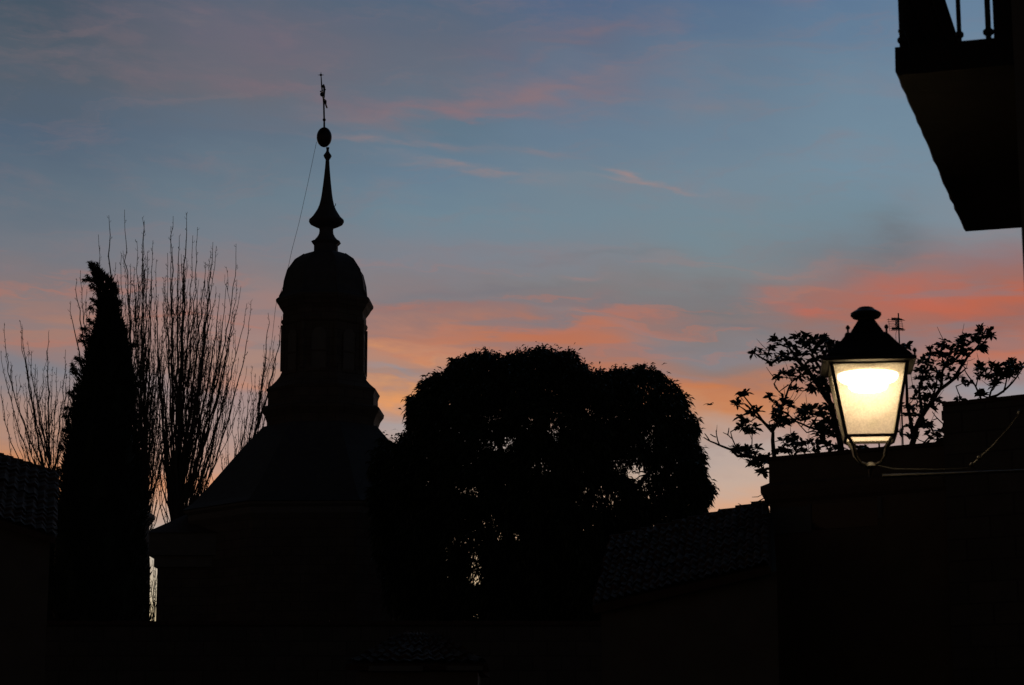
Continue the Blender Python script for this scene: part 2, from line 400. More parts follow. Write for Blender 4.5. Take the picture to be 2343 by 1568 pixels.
# ------------------------------------------------------------------ the church
CHY, CHX = 70.0, 740.0
def build_church():
    S = scale_at(CHY)
    c = P(CHX, 900, CHY); cx = c.x; cy = CHY
    z = lambda py: P(CHX, py, CHY).z
    root = thing('church', (cx, cy, 0), 'church with a domed lantern, bell-shaped spire and steep slate roof', 'church')
    ROT = rad(20)
    K = 1/math.cos(rad(20))*.995
    kx = 1.022
    def oct_prof(lst): return [(w*S*K*kx, z(y)) for y, w in lst]
    def rnd_prof(lst): return [(w*S*kx, z(y)) for y, w in lst]
    # lower walls
    mb = MB(); mb.lathe([(283*S*K, 0), (283*S*K, z(1190))], (cx, cy), 8, ROT)
    mb.build('wall', STONE, root)
    # entablature under the great roof
    mb = MB(); mb.lathe([(284*S*K, z(1215)), (292*S*K, z(1205)), (292*S*K, z(1192)), (300*S*K, z(1186)), (300*S*K, z(1181))], (cx, cy), 8, ROT)
    mb.build('cornice', PALE, root)
    # steep slate roof, bell-cast
    mb = MB(); mb.lathe(oct_prof([(1180, 298), (1166, 279), (1154, 268), (1130, 248), (1098, 223), (1068, 200), (1027, 168), (995, 140), (984, 131)]), (cx, cy), 8, ROT)
    mb.build('roof', SLATE, root)
    # lantern body with mouldings
    mb = MB()
    mb.lathe(oct_prof([(990, 123), (975, 123), (968, 125), (960, 128), (950, 135), (943, 136), (938, 131), (936, 122), (912, 121.5), (906, 123), (899, 126), (896, 122),
                       (888, 113), (878, 104), (868, 97), (857, 92.5), (820, 91), (760, 91), (752, 92), (748, 95.5), (742, 96.5), (738, 93), (726, 93)]), (cx, cy), 8, ROT)
    # corner pilasters
    for k in range(8):
        a = ROT + k*math.pi/4
        R = 91.5*S*K*kx
        mb.lathe([(.09, z(856)), (.09, z(752))], (cx+R*math.cos(a)*.99, cy+R*math.sin(a)*.99), 8, a)
    lan = mb.build('lantern', STONE, root)
    # windows of the lantern
    for k in range(8):
        a = ROT + (k+.5)*math.pi/4
        nx, ny = math.cos(a), math.sin(a)
        if ny > .5: continue
        R = 91*S*K*kx*math.cos(math.pi/8)
        ctr = Vector((cx+nx*(R+.012), cy+ny*(R+.012), 0)); t = Vector((-ny, nx, 0))
        w, z0, z1 = .24, z(858), z(782)
        poly = [ctr-t*w+Vector((0, 0, z0)), ctr+t*w+Vector((0, 0, z0)), ctr+t*w+Vector((0, 0, z1))]
        for i in range(1, 6):
            q = math.pi*i/6
            poly.append(ctr+t*w*math.cos(q)+Vector((0, 0, z1+w*math.sin(q))))
        poly.append(ctr-t*w+Vector((0, 0, z1)))
        m2 = MB(); m2.prism(poly, Vector((nx, ny, 0))*.02)
        win = m2.build('window', PALE, lan)
        win.parent = root
        m3 = MB(); fr = Vector((nx, ny, 0))*.05
        for q in (-w-.03, w):
            m3.box(ctr+t*q+Vector((0, 0, z0)), t*.03, fr, (0, 0, z1-z0))
        m3.box(ctr-t*(w-.002)+Vector((0, 0, (z0+z1)/2)), t*(2*w-.004), fr*.9, (0, 0, .05))
        m3.box(ctr-t*(w+.08)+Vector((0, 0, z0-.10)), t*(2*w+.16), fr*1.6, (0, 0, .095))
        m3.build('frame', STONE, win)
    # lantern cornice / eave
    mb = MB(); mb.lathe(oct_prof([(727, 92), (722, 93), (712, 100), (706, 103), (699, 108.5), (694, 109), (690, 106)]), (cx, cy), 8, ROT)
    mb.build('eave', STONE, root)
    # cupola
    mb = MB()
    mb.lathe(oct_prof([(692, 107), (686, 101), (680, 96), (672, 93), (663, 91.5), (650, 90.5), (638, 88), (625, 84), (612, 77), (600, 67.5), (590, 56), (584, 45), (580, 34)]), (cx, cy), 8, ROT)
    for k in range(8):
        a = ROT + k*math.pi/4
        pts = [(cx+r*math.cos(a), cy+r*math.sin(a), zz) for r, zz in oct_prof([(686, 101), (672, 93), (650, 90.5), (625, 84), (600, 67.5), (586, 48)])]
        mb.tube(pts, .03, 5)
    mb.build('cupola', SLATE, root)
    mb = MB(); mb.lathe(oct_prof([(585, 27), (562, 27), (559, 30), (555, 33.5), (552, 29)]), (cx, cy), 8, ROT)
    mb.lathe(rnd_prof([(553, 28), (548, 25), (543, 20.5), (536, 16.8), (528, 15.8), (523, 17)]), (cx, cy), 24)
    mb.build('pedestal', SLATE, root)
    mb = MB(); mb.lathe(rnd_prof([(524, 16), (522, 18.5), (518, 28), (513, 37.5), (508, 40.5), (504, 40), (500.5, 36), (499, 34.5), (495, 31), (491, 28.5), (489, 27), (480, 21.5), (470, 17.3), (459, 14.6), (448, 12.6), (434, 10.8), (421, 9.2), (408, 7.8), (394, 6.4), (380, 5.2), (366, 4.3)]), (cx, cy), 24)
    mb.lathe(rnd_prof([(367, 4), (362, 7.5), (358, 9.7), (356, 9.5), (350, 5), (346, 3.2), (342, 3.2), (338, 4.2)]), (cx, cy), 8, ROT)
    hk = P(765, 470, CHY)
    mb.tube([P(757, 474, CHY), P(763, 474, CHY), P(767, 471, CHY), P(768, 466, CHY)], .012, 5)
    mb.build('spire', SLATE, root, smooth=False)
    mb = MB(); mb.ball(P(741.5, 314.5, CHY), 18.0*S, 24.4/18.0, 14)
    mb.build('ball', BRONZE, root, smooth=True)
    # wrought iron cross with a vane, seen edge-on
    Q = lambda x, y: P(695.75+x*.1042, 151.25+y*.1042, CHY)
    mb = MB()
    mb.tube([Q(440, 1360), Q(439, 1200), Q(434, 1000), Q(430, 830), Q(421, 720), Q(400, 600), Q(382, 420), Q(372, 250), Q(367, 200)], [.034, .03, .03, .03, .028, .028, .024, .018, .014], 6)
    mb.ball(Q(439, 1185), .055)
    mb.ball(Q(367, 200), .042)
    for dx, dy, dz in ((1, 0, 0), (-1, 0, 0), (0, 1, 0), (0, -1, 0), (0, 0, 1)):
        p = Q(367, 200); mb.tube([p, p+Vector((dx, dy, dz))*.105], [.014, .006], 5)
    mb.build('cross', IRON, root)
    mb = MB()
    # arms of the cross run towards and away from the street: little of them shows
    mb.tube([Q(398, 700)+Vector((0, -.7, 0)), Q(430, 560), Q(436, 420)+Vector((0, .5, 0))], .026, 6)
    mb.tube([Q(433, 700), Q(440, 560), Q(438, 470), Q(424, 405)], [.03, .035, .04, .02], 6)
    mb.ball(Q(383, 625), .055, 1.4); mb.ball(Q(392, 450), .04, 1.5); mb.ball(Q(436, 470), .04, 1.2)
    th = Vector((0, .03, 0))
    mb.prism([Q(430, 700), Q(462, 735), Q(492, 765), Q(488, 838), Q(440, 815), Q(425, 760)], th)
    mb.tube([Q(440, 780)+Vector((0, -.6, 0)), Q(465, 800)+Vector((0, .6, 0))], .03, 6)
    mb.build('vane', IRON, root)
    # lightning conductor cable
    mb = MB()
    pts = [P(724, 325, CHY-.3), P(703, 425, CHY-.5), P(684, 510, CHY-.8), P(667, 575, CHY-1.0), P(661, 604, CHY-1.05), P(648, 655, CHY-1.0), P(632, 694, CHY-.8), P(630, 705, CHY-.8), P(624, 760, CHY-.9), P(616, 830, CHY-1.1), P(606, 900, CHY-1.3), P(600, 940, CHY-1.2)]
    mb.tube(pts, .0075, 4)
    mb.build('lightning_cable', IRON, root)
    # side chapel to the left, with hipped roof and deep cornice
    y0, y1 = CHY-2.5, CHY+2.5
    zt, ze, zc = z(1176), P(340, 1219, y0).z, P(340, 1296, y0).z
    x0 = P(338, 1219, y0).x; xw = P(360, 1300, y0+.3).x; x1 = P(560, 1200, CHY).x; xr = P(437, 1177, CHY).x
    mb = MB(); mb.box((xw, y0+.3, 0), (x1-xw, 0, 0), (0, y1-y0-.6, 0), (0, 0, zc)); mb.build('chapel_wall', STONE, root)
    mb = MB()
    mb.box((xw-.10, y0+.2, zc+.003), (x1-xw, 0, 0), (0, y1-y0-.4, 0), (0, 0, .35))
    mb.box((x0, y0+.05, zc+.356), (x1-x0, 0, 0), (0, y1-y0-.1, 0), (0, 0, ze-zc-.36))
    mb.build('chapel_cornice', PALE, root)
    mb = MB()
    A = [(x0-.08, y0-.03, ze), (x1, y0-.03, ze), (x1, y1+.03, ze), (x0-.08, y1+.03, ze)]
    R = [(xr, CHY-.3, zt), (x1, CHY-.3, zt), (x1, CHY+.3, zt), (xr, CHY+.3, zt)]
    mb.add(A+R, [(0, 1, 2, 3), (0, 1, 5, 4), (2, 3, 7, 6), (3, 0, 4, 7), (4, 5, 6, 7), (1, 2, 6, 5)])
    mb.build('chapel_roof', TILE, root)
    return root
build_church()

# ------------------------------------------------------------------ the house with the balcony (right edge)
HF = Vector((math.sin(rad(17.2)), math.cos(rad(17.2)), 0)); HN = Vector((-HF.y, HF.x, 0)); UPV = Vector((0, 0, 1))
ZSOF = CAM_H + 3.6
def at_height(px, py, zz):
    d = ray(px, py); return EYE + d*((zz-CAM_H)/d.z)
def build_near_house():
    NL = at_height(2048, 173, ZSOF)                # near outer corner of the soffit
    FL = at_height(2198, 531, ZSOF)
    ln = (FL-NL).dot(HF)
    # wall line: corner seen at 2330
    d = ray(2319, 150); d2 = Vector((d.x, d.y))
    # solve NL - HN*q on the ray's azimuth
    q = (NL.x*d.y - NL.y*d.x)/(HN.x*d.y - HN.y*d.x)
    C = NL - HN*q; C.z = 0
    root = thing('house', C, 'plastered house at the right edge with an iron railed balcony seen from below', 'house')
    mb = MB(); mb.box(C, HF*9, -HN*6, (0, 0, 9.5)); mb.build('wall', PLASTER, root)
    mb = MB(); mb.box(C+Vector((0, 0, 9.503))-HF*.3+HN*.3, HF*9.6, -HN*6.6, (0, 0, .2)); mb.build('roof', TILE, root)
    # balcony: slab with rounded nosing, edge slightly uneven
    top = on_plane(2045, 109, NL, HF).z
    th = top-ZSOF
    mb = MB()
    n = 26
    vs = []; fs = []
    prof = [(0, th), (0, .035), (.012, 0), (-.03, 0)]
    for i in range(n+1):
        s = ln*i/n
        j = (random.random()-.5)*.010
        for k, (o, h) in enumerate([(j, th), (j+.002, .0+.02), (j-.012, 0)]):
            vs.append(NL + HF*s + HN*o + UPV*h)
        vs.append(NL + HF*s - HN*(q-.003)); vs.append(NL + HF*s - HN*(q-.003) + UPV*th)
    for i in range(n):
        for k in range(5):
            k2 = (k+1) % 5
            fs.append((i*5+k, i*5+k2, (i+1)*5+k2, (i+1)*5+k))
    fs += [(0, 1, 2, 3, 4), tuple(n*5+k for k in (4, 3, 2, 1, 0))]
    mb.add(vs, fs)
    bal = mb.build('balcony', WOOD, root)
    # railing
    T = NL + UPV*th
    RH = 1.07
    def baluster(p, r, name='baluster', hgt=RH):
        m = MB()
        m.lathe([(r, p.z), (r, p.z+hgt)], (p.x, p.y), 8)
        for hh in (.045, .41, .80):
            m.lathe([(r, p.z+hh-.02), (r*1.9, p.z+hh-.008), (r*1.9, p.z+hh+.008), (r, p.z+hh+.02)], (p.x, p.y), 8, cap=False)
        return m.build(name, IRON, bal)
    inn = -HN*.035
    nb = int(ln/.125)
    for i in range(nb):
        baluster(T + inn + HF*(.03+i*(ln-.06)/(nb-1)), .011 if i else .012)
    z_end = T
    for pxx, r in ((2192, .0125), (2259, .0155)):
        dd = ray(pxx, 60)
        q2 = (T.x*dd.y - T.y*dd.x)/(HN.x*dd.y - HN.y*dd.x)
        baluster(T - HN*q2 + HF*.03, r)
    m = MB()
    for o in (0,):
        m.box(T + inn + HN*.02 + HF*.01 + UPV*RH, HF*(ln-.02), -HN*.04, (0, 0, .015))
        m.box(T + inn + HN*.02 + HF*.01 + UPV*(RH+.002), HF*.04, -HN*(q-.06), (0, 0, .014))
        m.box(T + inn + HN*.015 + HF*.015 + UPV*.09, HF*(ln-.03), -HN*.03, (0, 0, .012))
    m.build('handrail', IRON, bal)
    # window shutter folded against the facade above the balcony
    m = MB()
    m.box(C + HN*.004 + HF*.04 + UPV*(T.z+.01), HN*.095, HF*.5, (0, 0, 2.1))
    m.build('shutter', WOOD, root)
    return C, q, root
HC, HQ, near_house = build_near_house()

# ------------------------------------------------------------------ the street lantern
def lamp_glass():
    m = bpy.data.materials.new('frosted_glass'); m.use_nodes = True
    nt = m.node_tree; nt.nodes.clear()
    out = nt.nodes.new('ShaderNodeOutputMaterial')
    tl = nt.nodes.new('ShaderNodeBsdfTranslucent'); tl.inputs[0].default_value = (.98, .88, .76, 1)
    tr = nt.nodes.new('ShaderNodeBsdfTransparent'); tr.inputs[0].default_value = (.97, .94, .88, 1)
    gl = nt.nodes.new('ShaderNodeBsdfGlossy'); gl.inputs['Roughness'].default_value = .2
    # dimpled pattern: tiny prisms change how much passes straight through
    tc = nt.nodes.new('ShaderNodeTexCoord')
    vo = nt.nodes.new('ShaderNodeTexVoronoi'); vo.inputs['Scale'].default_value = 90
    nt.links.new(tc.outputs['Object'], vo.inputs['Vector'])
    mr = nt.nodes.new('ShaderNodeMapRange'); mr.inputs[1].default_value = 0; mr.inputs[2].default_value = .7
    mr.inputs[3].default_value = .42; mr.inputs[4].default_value = .62
    nt.links.new(vo.outputs['Distance'], mr.inputs[0])
    m1 = nt.nodes.new('ShaderNodeMixShader'); nt.links.new(mr.outputs[0], m1.inputs[0])
    nt.links.new(tl.outputs[0], m1.inputs[1]); nt.links.new(tr.outputs[0], m1.inputs[2])
    m2 = nt.nodes.new('ShaderNodeMixShader'); m2.inputs[0].default_value = .04
    nt.links.new(m1.outputs[0], m2.inputs[1]); nt.links.new(gl.outputs[0], m2.inputs[2])
    nt.links.new(m2.outputs[0], out.inputs[0])
    return m
def emit(name, col, s):
    m = bpy.data.materials.new(name); m.use_nodes = True
    nt = m.node_tree; nt.nodes.clear()
    o = nt.nodes.new('ShaderNodeOutputMaterial'); e = nt.nodes.new('ShaderNodeEmission')
    e.inputs[0].default_value = (*col, 1); e.inputs[1].default_value = s
    nt.links.new(e.outputs[0], o.inputs[0]); return m
LY = 13.98
def build_lamp():
    S = scale_at(LY)*1.025
    ctr = P(1986, 900, LY); lx, ly = ctr.x, ctr.y
    zz = lambda py: P(1986, py, LY).z
    root = thing('street_lamp', (lx, ly, zz(1085)), 'lit four sided wall lantern on a curved iron bracket', 'street lamp')
    A = rad(-7.0)   # slight turn of the lantern
    ux, uy = Vector((math.cos(A), math.sin(A), 0)), Vector((-math.sin(A), math.cos(A), 0))
    O = Vector((lx, ly, 0))
    def sq(hw, z): return [O + ux*sx*hw + uy*sy*hw + UPV*z for sx, sy in ((-1, -1), (1, -1), (1, 1), (-1, 1))]
    def frust(mb, lst, cap=True):
        vs = []; fs = []
        for hw, z in lst: vs += sq(hw, z)
        for i in range(len(lst)-1):
            for k in range(4): fs.append((i*4+k, i*4+(k+1) % 4, (i+1)*4+(k+1) % 4, (i+1)*4+k))
        if cap: fs += [(3, 2, 1, 0), tuple(len(lst)*4-4+k for k in range(4))]
        mb.add(vs, fs)
    # seen from below, front face is nearer: sizes below are of the front face
    ht, hb = 83.5*S, 54*S
    zt, zb = P(1986, 830, LY-ht).z, P(1986, 996, LY-hb).z
    zf = lambda hw, py: (hw*S, P(1986, py, LY-hw*S*.8).z)
    # glass panes
    G = lamp_glass()
    for k in range(4):
        a0, a1 = sq(hb-.010, zb+.008)[k], sq(hb-.010, zb+.008)[(k+1) % 4]
        b0, b1 = sq(ht-.010, zt-.004)[k], sq(ht-.010, zt-.004)[(k+1) % 4]
        m = MB(); m.add([a0, a1, b1, b0], [(0, 1, 2, 3)])
        m.build('pane', G, root, fix=False)
    m = MB(); m.add(sq(hb-.012, zb+.006), [(0, 1, 2, 3)]); m.build('pane', G, root, fix=False)
    # frame: corner bars, rails
    m = MB()
    for k in range(4):
        m.tube([sq(hb, zb)[k], sq(ht, zt)[k]], .0155, 4)
    for h, z, r in ((hb, zb, .0135), (ht, zt+.004, .014)):
        q = sq(h, z)
        for k in range(4): m.tube([q[k], q[(k+1) % 4]], r, 4)
    m.build('frame', BRONZE, root)
    # roof: skirt, shoulders, ventilator cap
    m = MB()
    frust(m, [(ht+.030, zt+.006), (ht+.058, zt+.012), (ht+.060, zt+.030), (ht+.040, zt+.040), zf(90, 809), zf(76, 797), zf(62, 783), zf(51, 770), zf(45, 764), zf(37, 761), zf(17.5, 731)])
    rf = m.build('roof', IRON, root)
    m = MB()
    m.lathe([(17*S, zz(735)), (17*S, zz(730)), (30*S, zz(728)), (35*S, zz(722)), (34.5*S, zz(717)), (28*S, zz(713)), (20*S, zz(708.5)), (17*S, zz(705)), (13*S, zz(703.5)), (.001, zz(703))], (lx, ly), 24)
    m.build('ventilator_cap', BRONZE, root, smooth=False)
    # little finials on eave corners and on the shoulders
    for hw, z0, lo in ((ht+.048, zt+.030, .03), (43*S, zf(44, 763)[1], .018)):
        for p in sq(hw, z0):
            f = MB(); f.lathe([(.007, p.z-.004), (.007, p.z+.022), (.014, p.z+.030), (.014, p.z+.040), (.005, p.z+.052)], (p.x, p.y), 8)
            f.build('finial', BRONZE, root)
    # lamp tray and glowing refractor bowl
    m = MB(); frust(m, [(70*S, zt-.012), (70*S, zt-.008), (83*S, zt-.004), (83*S, zt)]); m.lathe([(70*S, zz(857)), (71*S, zz(856)), (20*S, zz(852)), (.02, zt-.013)], (lx, ly), 32); m.build('lamp_tray', BRONZE, root)
    m = MB(); m.lathe([(.02, zz(895)), (34*S, zz(894)), (42*S, zz(889)), (47*S, zz(876)), (61*S, zz(872)), (67*S, zz(866)), (68*S, zz(859)), (67*S, zz(857.5))], (lx, ly), 32)
    m.build('bulb', emit('lamp_glow', (1, .76, .43), 14.0), root)
    # cradle: two pairs of curved legs from the bottom corners
    zj = zz(1066)
    m = MB()
    J = O + UPV*zj
    for sx in (-1, 1):
        for sy in (-1, 1):
            c0 = O + ux*sx*hb + uy*sy*hb + UPV*(zb-.002)
            c1 = O + ux*sx*(hb*.84) + uy*sy*(hb*.80) + UPV*zz(1010)
            c2 = O + ux*sx*(hb*.68) + uy*sy*(hb*.52) + UPV*zz(1026)
            c3 = O + ux*sx*(hb*.62) + uy*sy*(hb*.32) + UPV*zz(1044)
            c4 = O + ux*sx*(hb*.40) + uy*sy*(hb*.16) + UPV*zz(1060)
            c5 = O + ux*sx*(hb*.06) + uy*sy*(hb*.05) + UPV*zz(1066)
            m.tube([c0, c1, c2, c3, c4, c5], [.010, .0125, .0125, .012, .011, .010], 6)
    m.lathe([(.03, zz(1072)), (.042, zz(1067)), (.03, zz(1061)), (.012, zz(1058))], (lx, ly), 12)
    m.lathe([(.014, zz(1092)), (.014, zz(1070))], (lx, ly), 10)
    m.build('cradle', BRONZE, root)
    # arm to the facade
    st = (O - HC).dot(HF); L = (O - HC).dot(HN)
    W = HC + HF*st; W.z = 0
    za = zz(1091)
    m = MB()
    a0 = O - HN*.075 + UPV*za; a1 = W + UPV*za
    m.tube([a0, a0.lerp(a1, .22), a0.lerp(a1, .225), a1 + HN*.004], [.013, .0125, .0105, .010], 8)
    m.build('arm', BRONZE, root)
    m = MB(); m.box(a1 - HF*.06 - UPV*.28, HF*.12, HN*.018, (0, 0, .75)); m.build('wall_plate', BRONZE, root)
    # upper scroll stay
    m = MB()
    s0 = O.lerp(W, .53) + UPV*(za+.02)
    def q(px, py, f):
        p = O.lerp(W, f); return Vector((p.x, p.y, P(px, py, p.y).z))
    f_of = lambda px: (px-1986)/(2426-1986)
    pts = [q(2222, 1064, f_of(2222)), q(2240, 1048, f_of(2240)), q(2270, 1022, f_of(2270)), q(2305, 985, f_of(2305)), q(2338, 945, f_of(2338)), q(2370, 915, f_of(2370)), q(2420, 890, .985)]
    m.tube(pts, .0048, 7)
    for i, r in ((0, .016), (1, .017), (4, .020)):
        m.ball(pts[i], r)
    m.build('stay', BRONZE, root)
    # feed cable
    m = MB()
    pts = [O + UPV*zz(1062), O.lerp(W, .04)+UPV*zz(1066), O.lerp(W, .12)+UPV*(zz(1075)), O.lerp(W, .35)+UPV*(zz(1080)), O.lerp(W, .6)+UPV*(zz(1080)), O.lerp(W, .99)+UPV*(zz(1080))]
    m.tube(pts, .0026, 5)
    m.build('cable', IRON, root)
    return root
build_lamp()

# ------------------------------------------------------------------ houses in the right middle distance
E2 = Vector((math.cos(rad(-34.8)), math.sin(rad(-34.8)), 0)); F2 = Vector((-E2.y, E2.x, 0))
def build_right_houses():
    A = P(1758, 1055, 30.0); zt = A.z; A.z = 0
    # ---- flat-topped house
    root = thing('house', A, 'flat topped plaster house under the magnolia with a pale shuttered window', 'house')
    zc = P(1757, 1122, 30).z
    mb = MB(); mb.box(A, E2*2.62, F2*4.4, (0, 0, zt)); mb.build('wall', OCHRE, root)
    mb = MB(); 
    mb.prism([A-E2*.09-F2*.09+UPV*(zc-.04), A-E2*.05-F2*.05+UPV*(zc-.14), A-F2*.003+UPV*(zc-.19), A-F2*.003+UPV*(zc+.10), A-E2*.09-F2*.09+UPV*(zc+.05)], E2*2.70)
    mb.box(A-E2*.08+F2*.003+UPV*(zc-.10), E2*.078, F2*3.0, (0, 0, .16))
    mb.build('cornice', OCHRE, root)
    mb = MB()
    n = 22
    for i in range(n):
        mb.lathe([(.075+.01*random.random(), 0), (.075, .01)], (0, 0), 3) if False else None
    mb.box(A-E2*.02-F2*.03+UPV*(zt+.003), E2*2.64, F2*4.46, (0, 0, .05)); mb.build('coping', TILE, root)
    # window with one pale shutter
    def wp(px, py): return on_plane(px, py, A, F2)
    w0 = wp(1770, 1222); w1 = wp(1856, 1158)
    s0, s1 = (w0-A).dot(E2), (w1-A).dot(E2)
    z0, z1 = w0.z, w1.z
    mb = MB(); mb.box(A+E2*s0-F2*.02+UPV*z0, E2*(s1-s0-.06), F2*.017, (0, 0, z1-z0)); win = mb.build('shutter', PALE, root)
    mb = MB(); mb.box(A+E2*(s1-.055)-F2*.03+UPV*(z0-.02), E2*.055, F2*.027, (0, 0, z1-z0+.05))
    mb.build('window_frame', PALE, root)
    mb = MB(); mb.box(A+E2*(s1+1.0)-F2*.03+UPV*(z0+.12), E2*.055, F2*.027, (0, 0, z1-z0-.06))
    mb.build('window_frame', PALE, root)
    mb = MB(); mb.box(A+E2*(s1+.003)-F2*.012+UPV*(z0+.02), E2*.99, F2*.009, (0, 0, z1-z0)); mb.build('window', GLASS_D, root)
    # ---- taller block on the right
    B = A + E2*2.60 - F2*.12; z3 = on_plane(2158, 922, B, F2).z
    r3 = thing('house', B, 'taller stone block with a slanting tiled edge at the right margin', 'house')
    B1 = B + F2*.0
    sB = (on_plane(2157, 960, B, F2)-B).dot(E2)
    Bq = B + E2*sB
    mb = MB(); mb.box(Bq, E2*5.0, F2*4.0, (0, 0, z3-.05))
    for i, py in enumerate((945, 975, 1003)):
        zz = on_plane(2157, py, B, F2).z
        mb.box(Bq-E2*(.018 if i == 0 else .010)-F2*.006+UPV*(zz-.10), E2*.5, F2*.3, (0, 0, .13))
    mb.build('wall', STONE, r3)
    mb = MB()
    n = 26
    for i in range(n):
        o = Bq + E2*(5.0*i/n) - F2*.02 + UPV*(z3-.046)
        mb.box(o, E2*(5.0/n-.004), F2*4.04, (0, 0, .045+.012*random.random()))
    mb.build('coping', TILE, r3)
    # ---- low house with a tiled roof rising to the right
    a = P(1395, 1236, 30.6); b = P(1756, 1152, 30.0)
    dn = -Vector((b.x, b.y, 0)).normalized()*3.2 - UPV*1.15
    r1 = thing('house', Vector((a.x, a.y, 0)), 'low house with a sloping clay tile roof beside the round tree', 'house')
    mb = MB(); tiled_roof(mb, a+dn, b+dn, b, a, rows=13, tiles=22)
    # stepped verge tiles along the upper edge
    k = 10
    for i in range(k):
        p = a.lerp(b, i/k); p2 = a.lerp(b, (i+1.08)/k)
        up = UPV*.012
        mb.tube([p+up*2.2, p2+up*.3], [.05, .042], 8)
    mb.build('roof', TILE, r1)
    mb = MB()
    d = (b-a); d.z = 0; d = d.normalized()
    ins = UPV*-.13
    mb.add([a+dn*.93+ins+d*.1, b+dn*.93+ins+d*.09, b+ins-F2*.05+d*.09, a+ins-F2*.05+d*.1] +
           [Vector((p.x, p.y, 0)) for p in (a+dn*.93+d*.1, b+dn*.93+d*.09, b-F2*.05+d*.09, a-F2*.05+d*.1)],
           [(0, 1, 2, 3), (7, 6, 5, 4), (0, 4, 5, 1), (1, 5, 6, 2), (2, 6, 7, 3), (3, 7, 4, 0)])
    mb.build('wall', PLASTER, r1)
    return A, zt
RA, RZT = build_right_houses()

def build_antenna():
    Y = 30.6
    x = P(2056, 760, Y).x
    z = lambda py: P(2056, py, Y).z
    zb = RZT+.055
    root = thing('tv_antenna', (x, Y, zb), 'television aerial with short rungs on a thin mast behind the lantern', 'aerial')
    mb = MB(); mb.tube([(x, Y, zb), (x, Y, z(717))], [.013, .010], 7); mb.lathe([(.09, zb), (.09, zb+.02), (.03, zb+.05)], (x, Y), 8); mb.build('mast', ZINC, root)
    mb = MB()
    b0 = Vector((x-.10, Y-.30, z(748))); b1 = Vector((x+.06, Y+.35, z(733)))
    mb.tube([b0, b1], .006, 5)
    for i in range(8):
        p = b0.lerp(b1, i/7)
        w = .10+.012*i
        for dz in (-.07, .07):
            mb.tube([p+Vector((-w*.55, 0, dz)), p+Vector((w*.55, 0, dz))], .003, 4)
        mb.tube([p-UPV*.07, p+UPV*.07], .003, 4)
    for i in range(6):
        zz = z(722)-(z(722)-z(747))*i/5
        mb.tube([(x-.115+.01*i, Y+.3, zz), (x+.10+.008*i, Y+.3, zz)], .0045, 4)
    for q in (-.09, .1):
        mb.tube([(x+q, Y+.3, z(719)), (x+q+.01, Y+.3, z(749))], .0035, 4)
    mb.tube([(x, Y, z(732)), (x, Y+.3, z(734))], .008, 4)
    mb.build('rungs', ZINC, root)
    mb = MB(); mb.tube([(x-.012, Y-.02, z(742)), (x-.05, Y-.02, z(765)), (x-.05, Y-.02, z(800)), (x-.02, Y-.02, zb+.1)], .004, 4); mb.build('cable', IRON, root)
build_antenna()

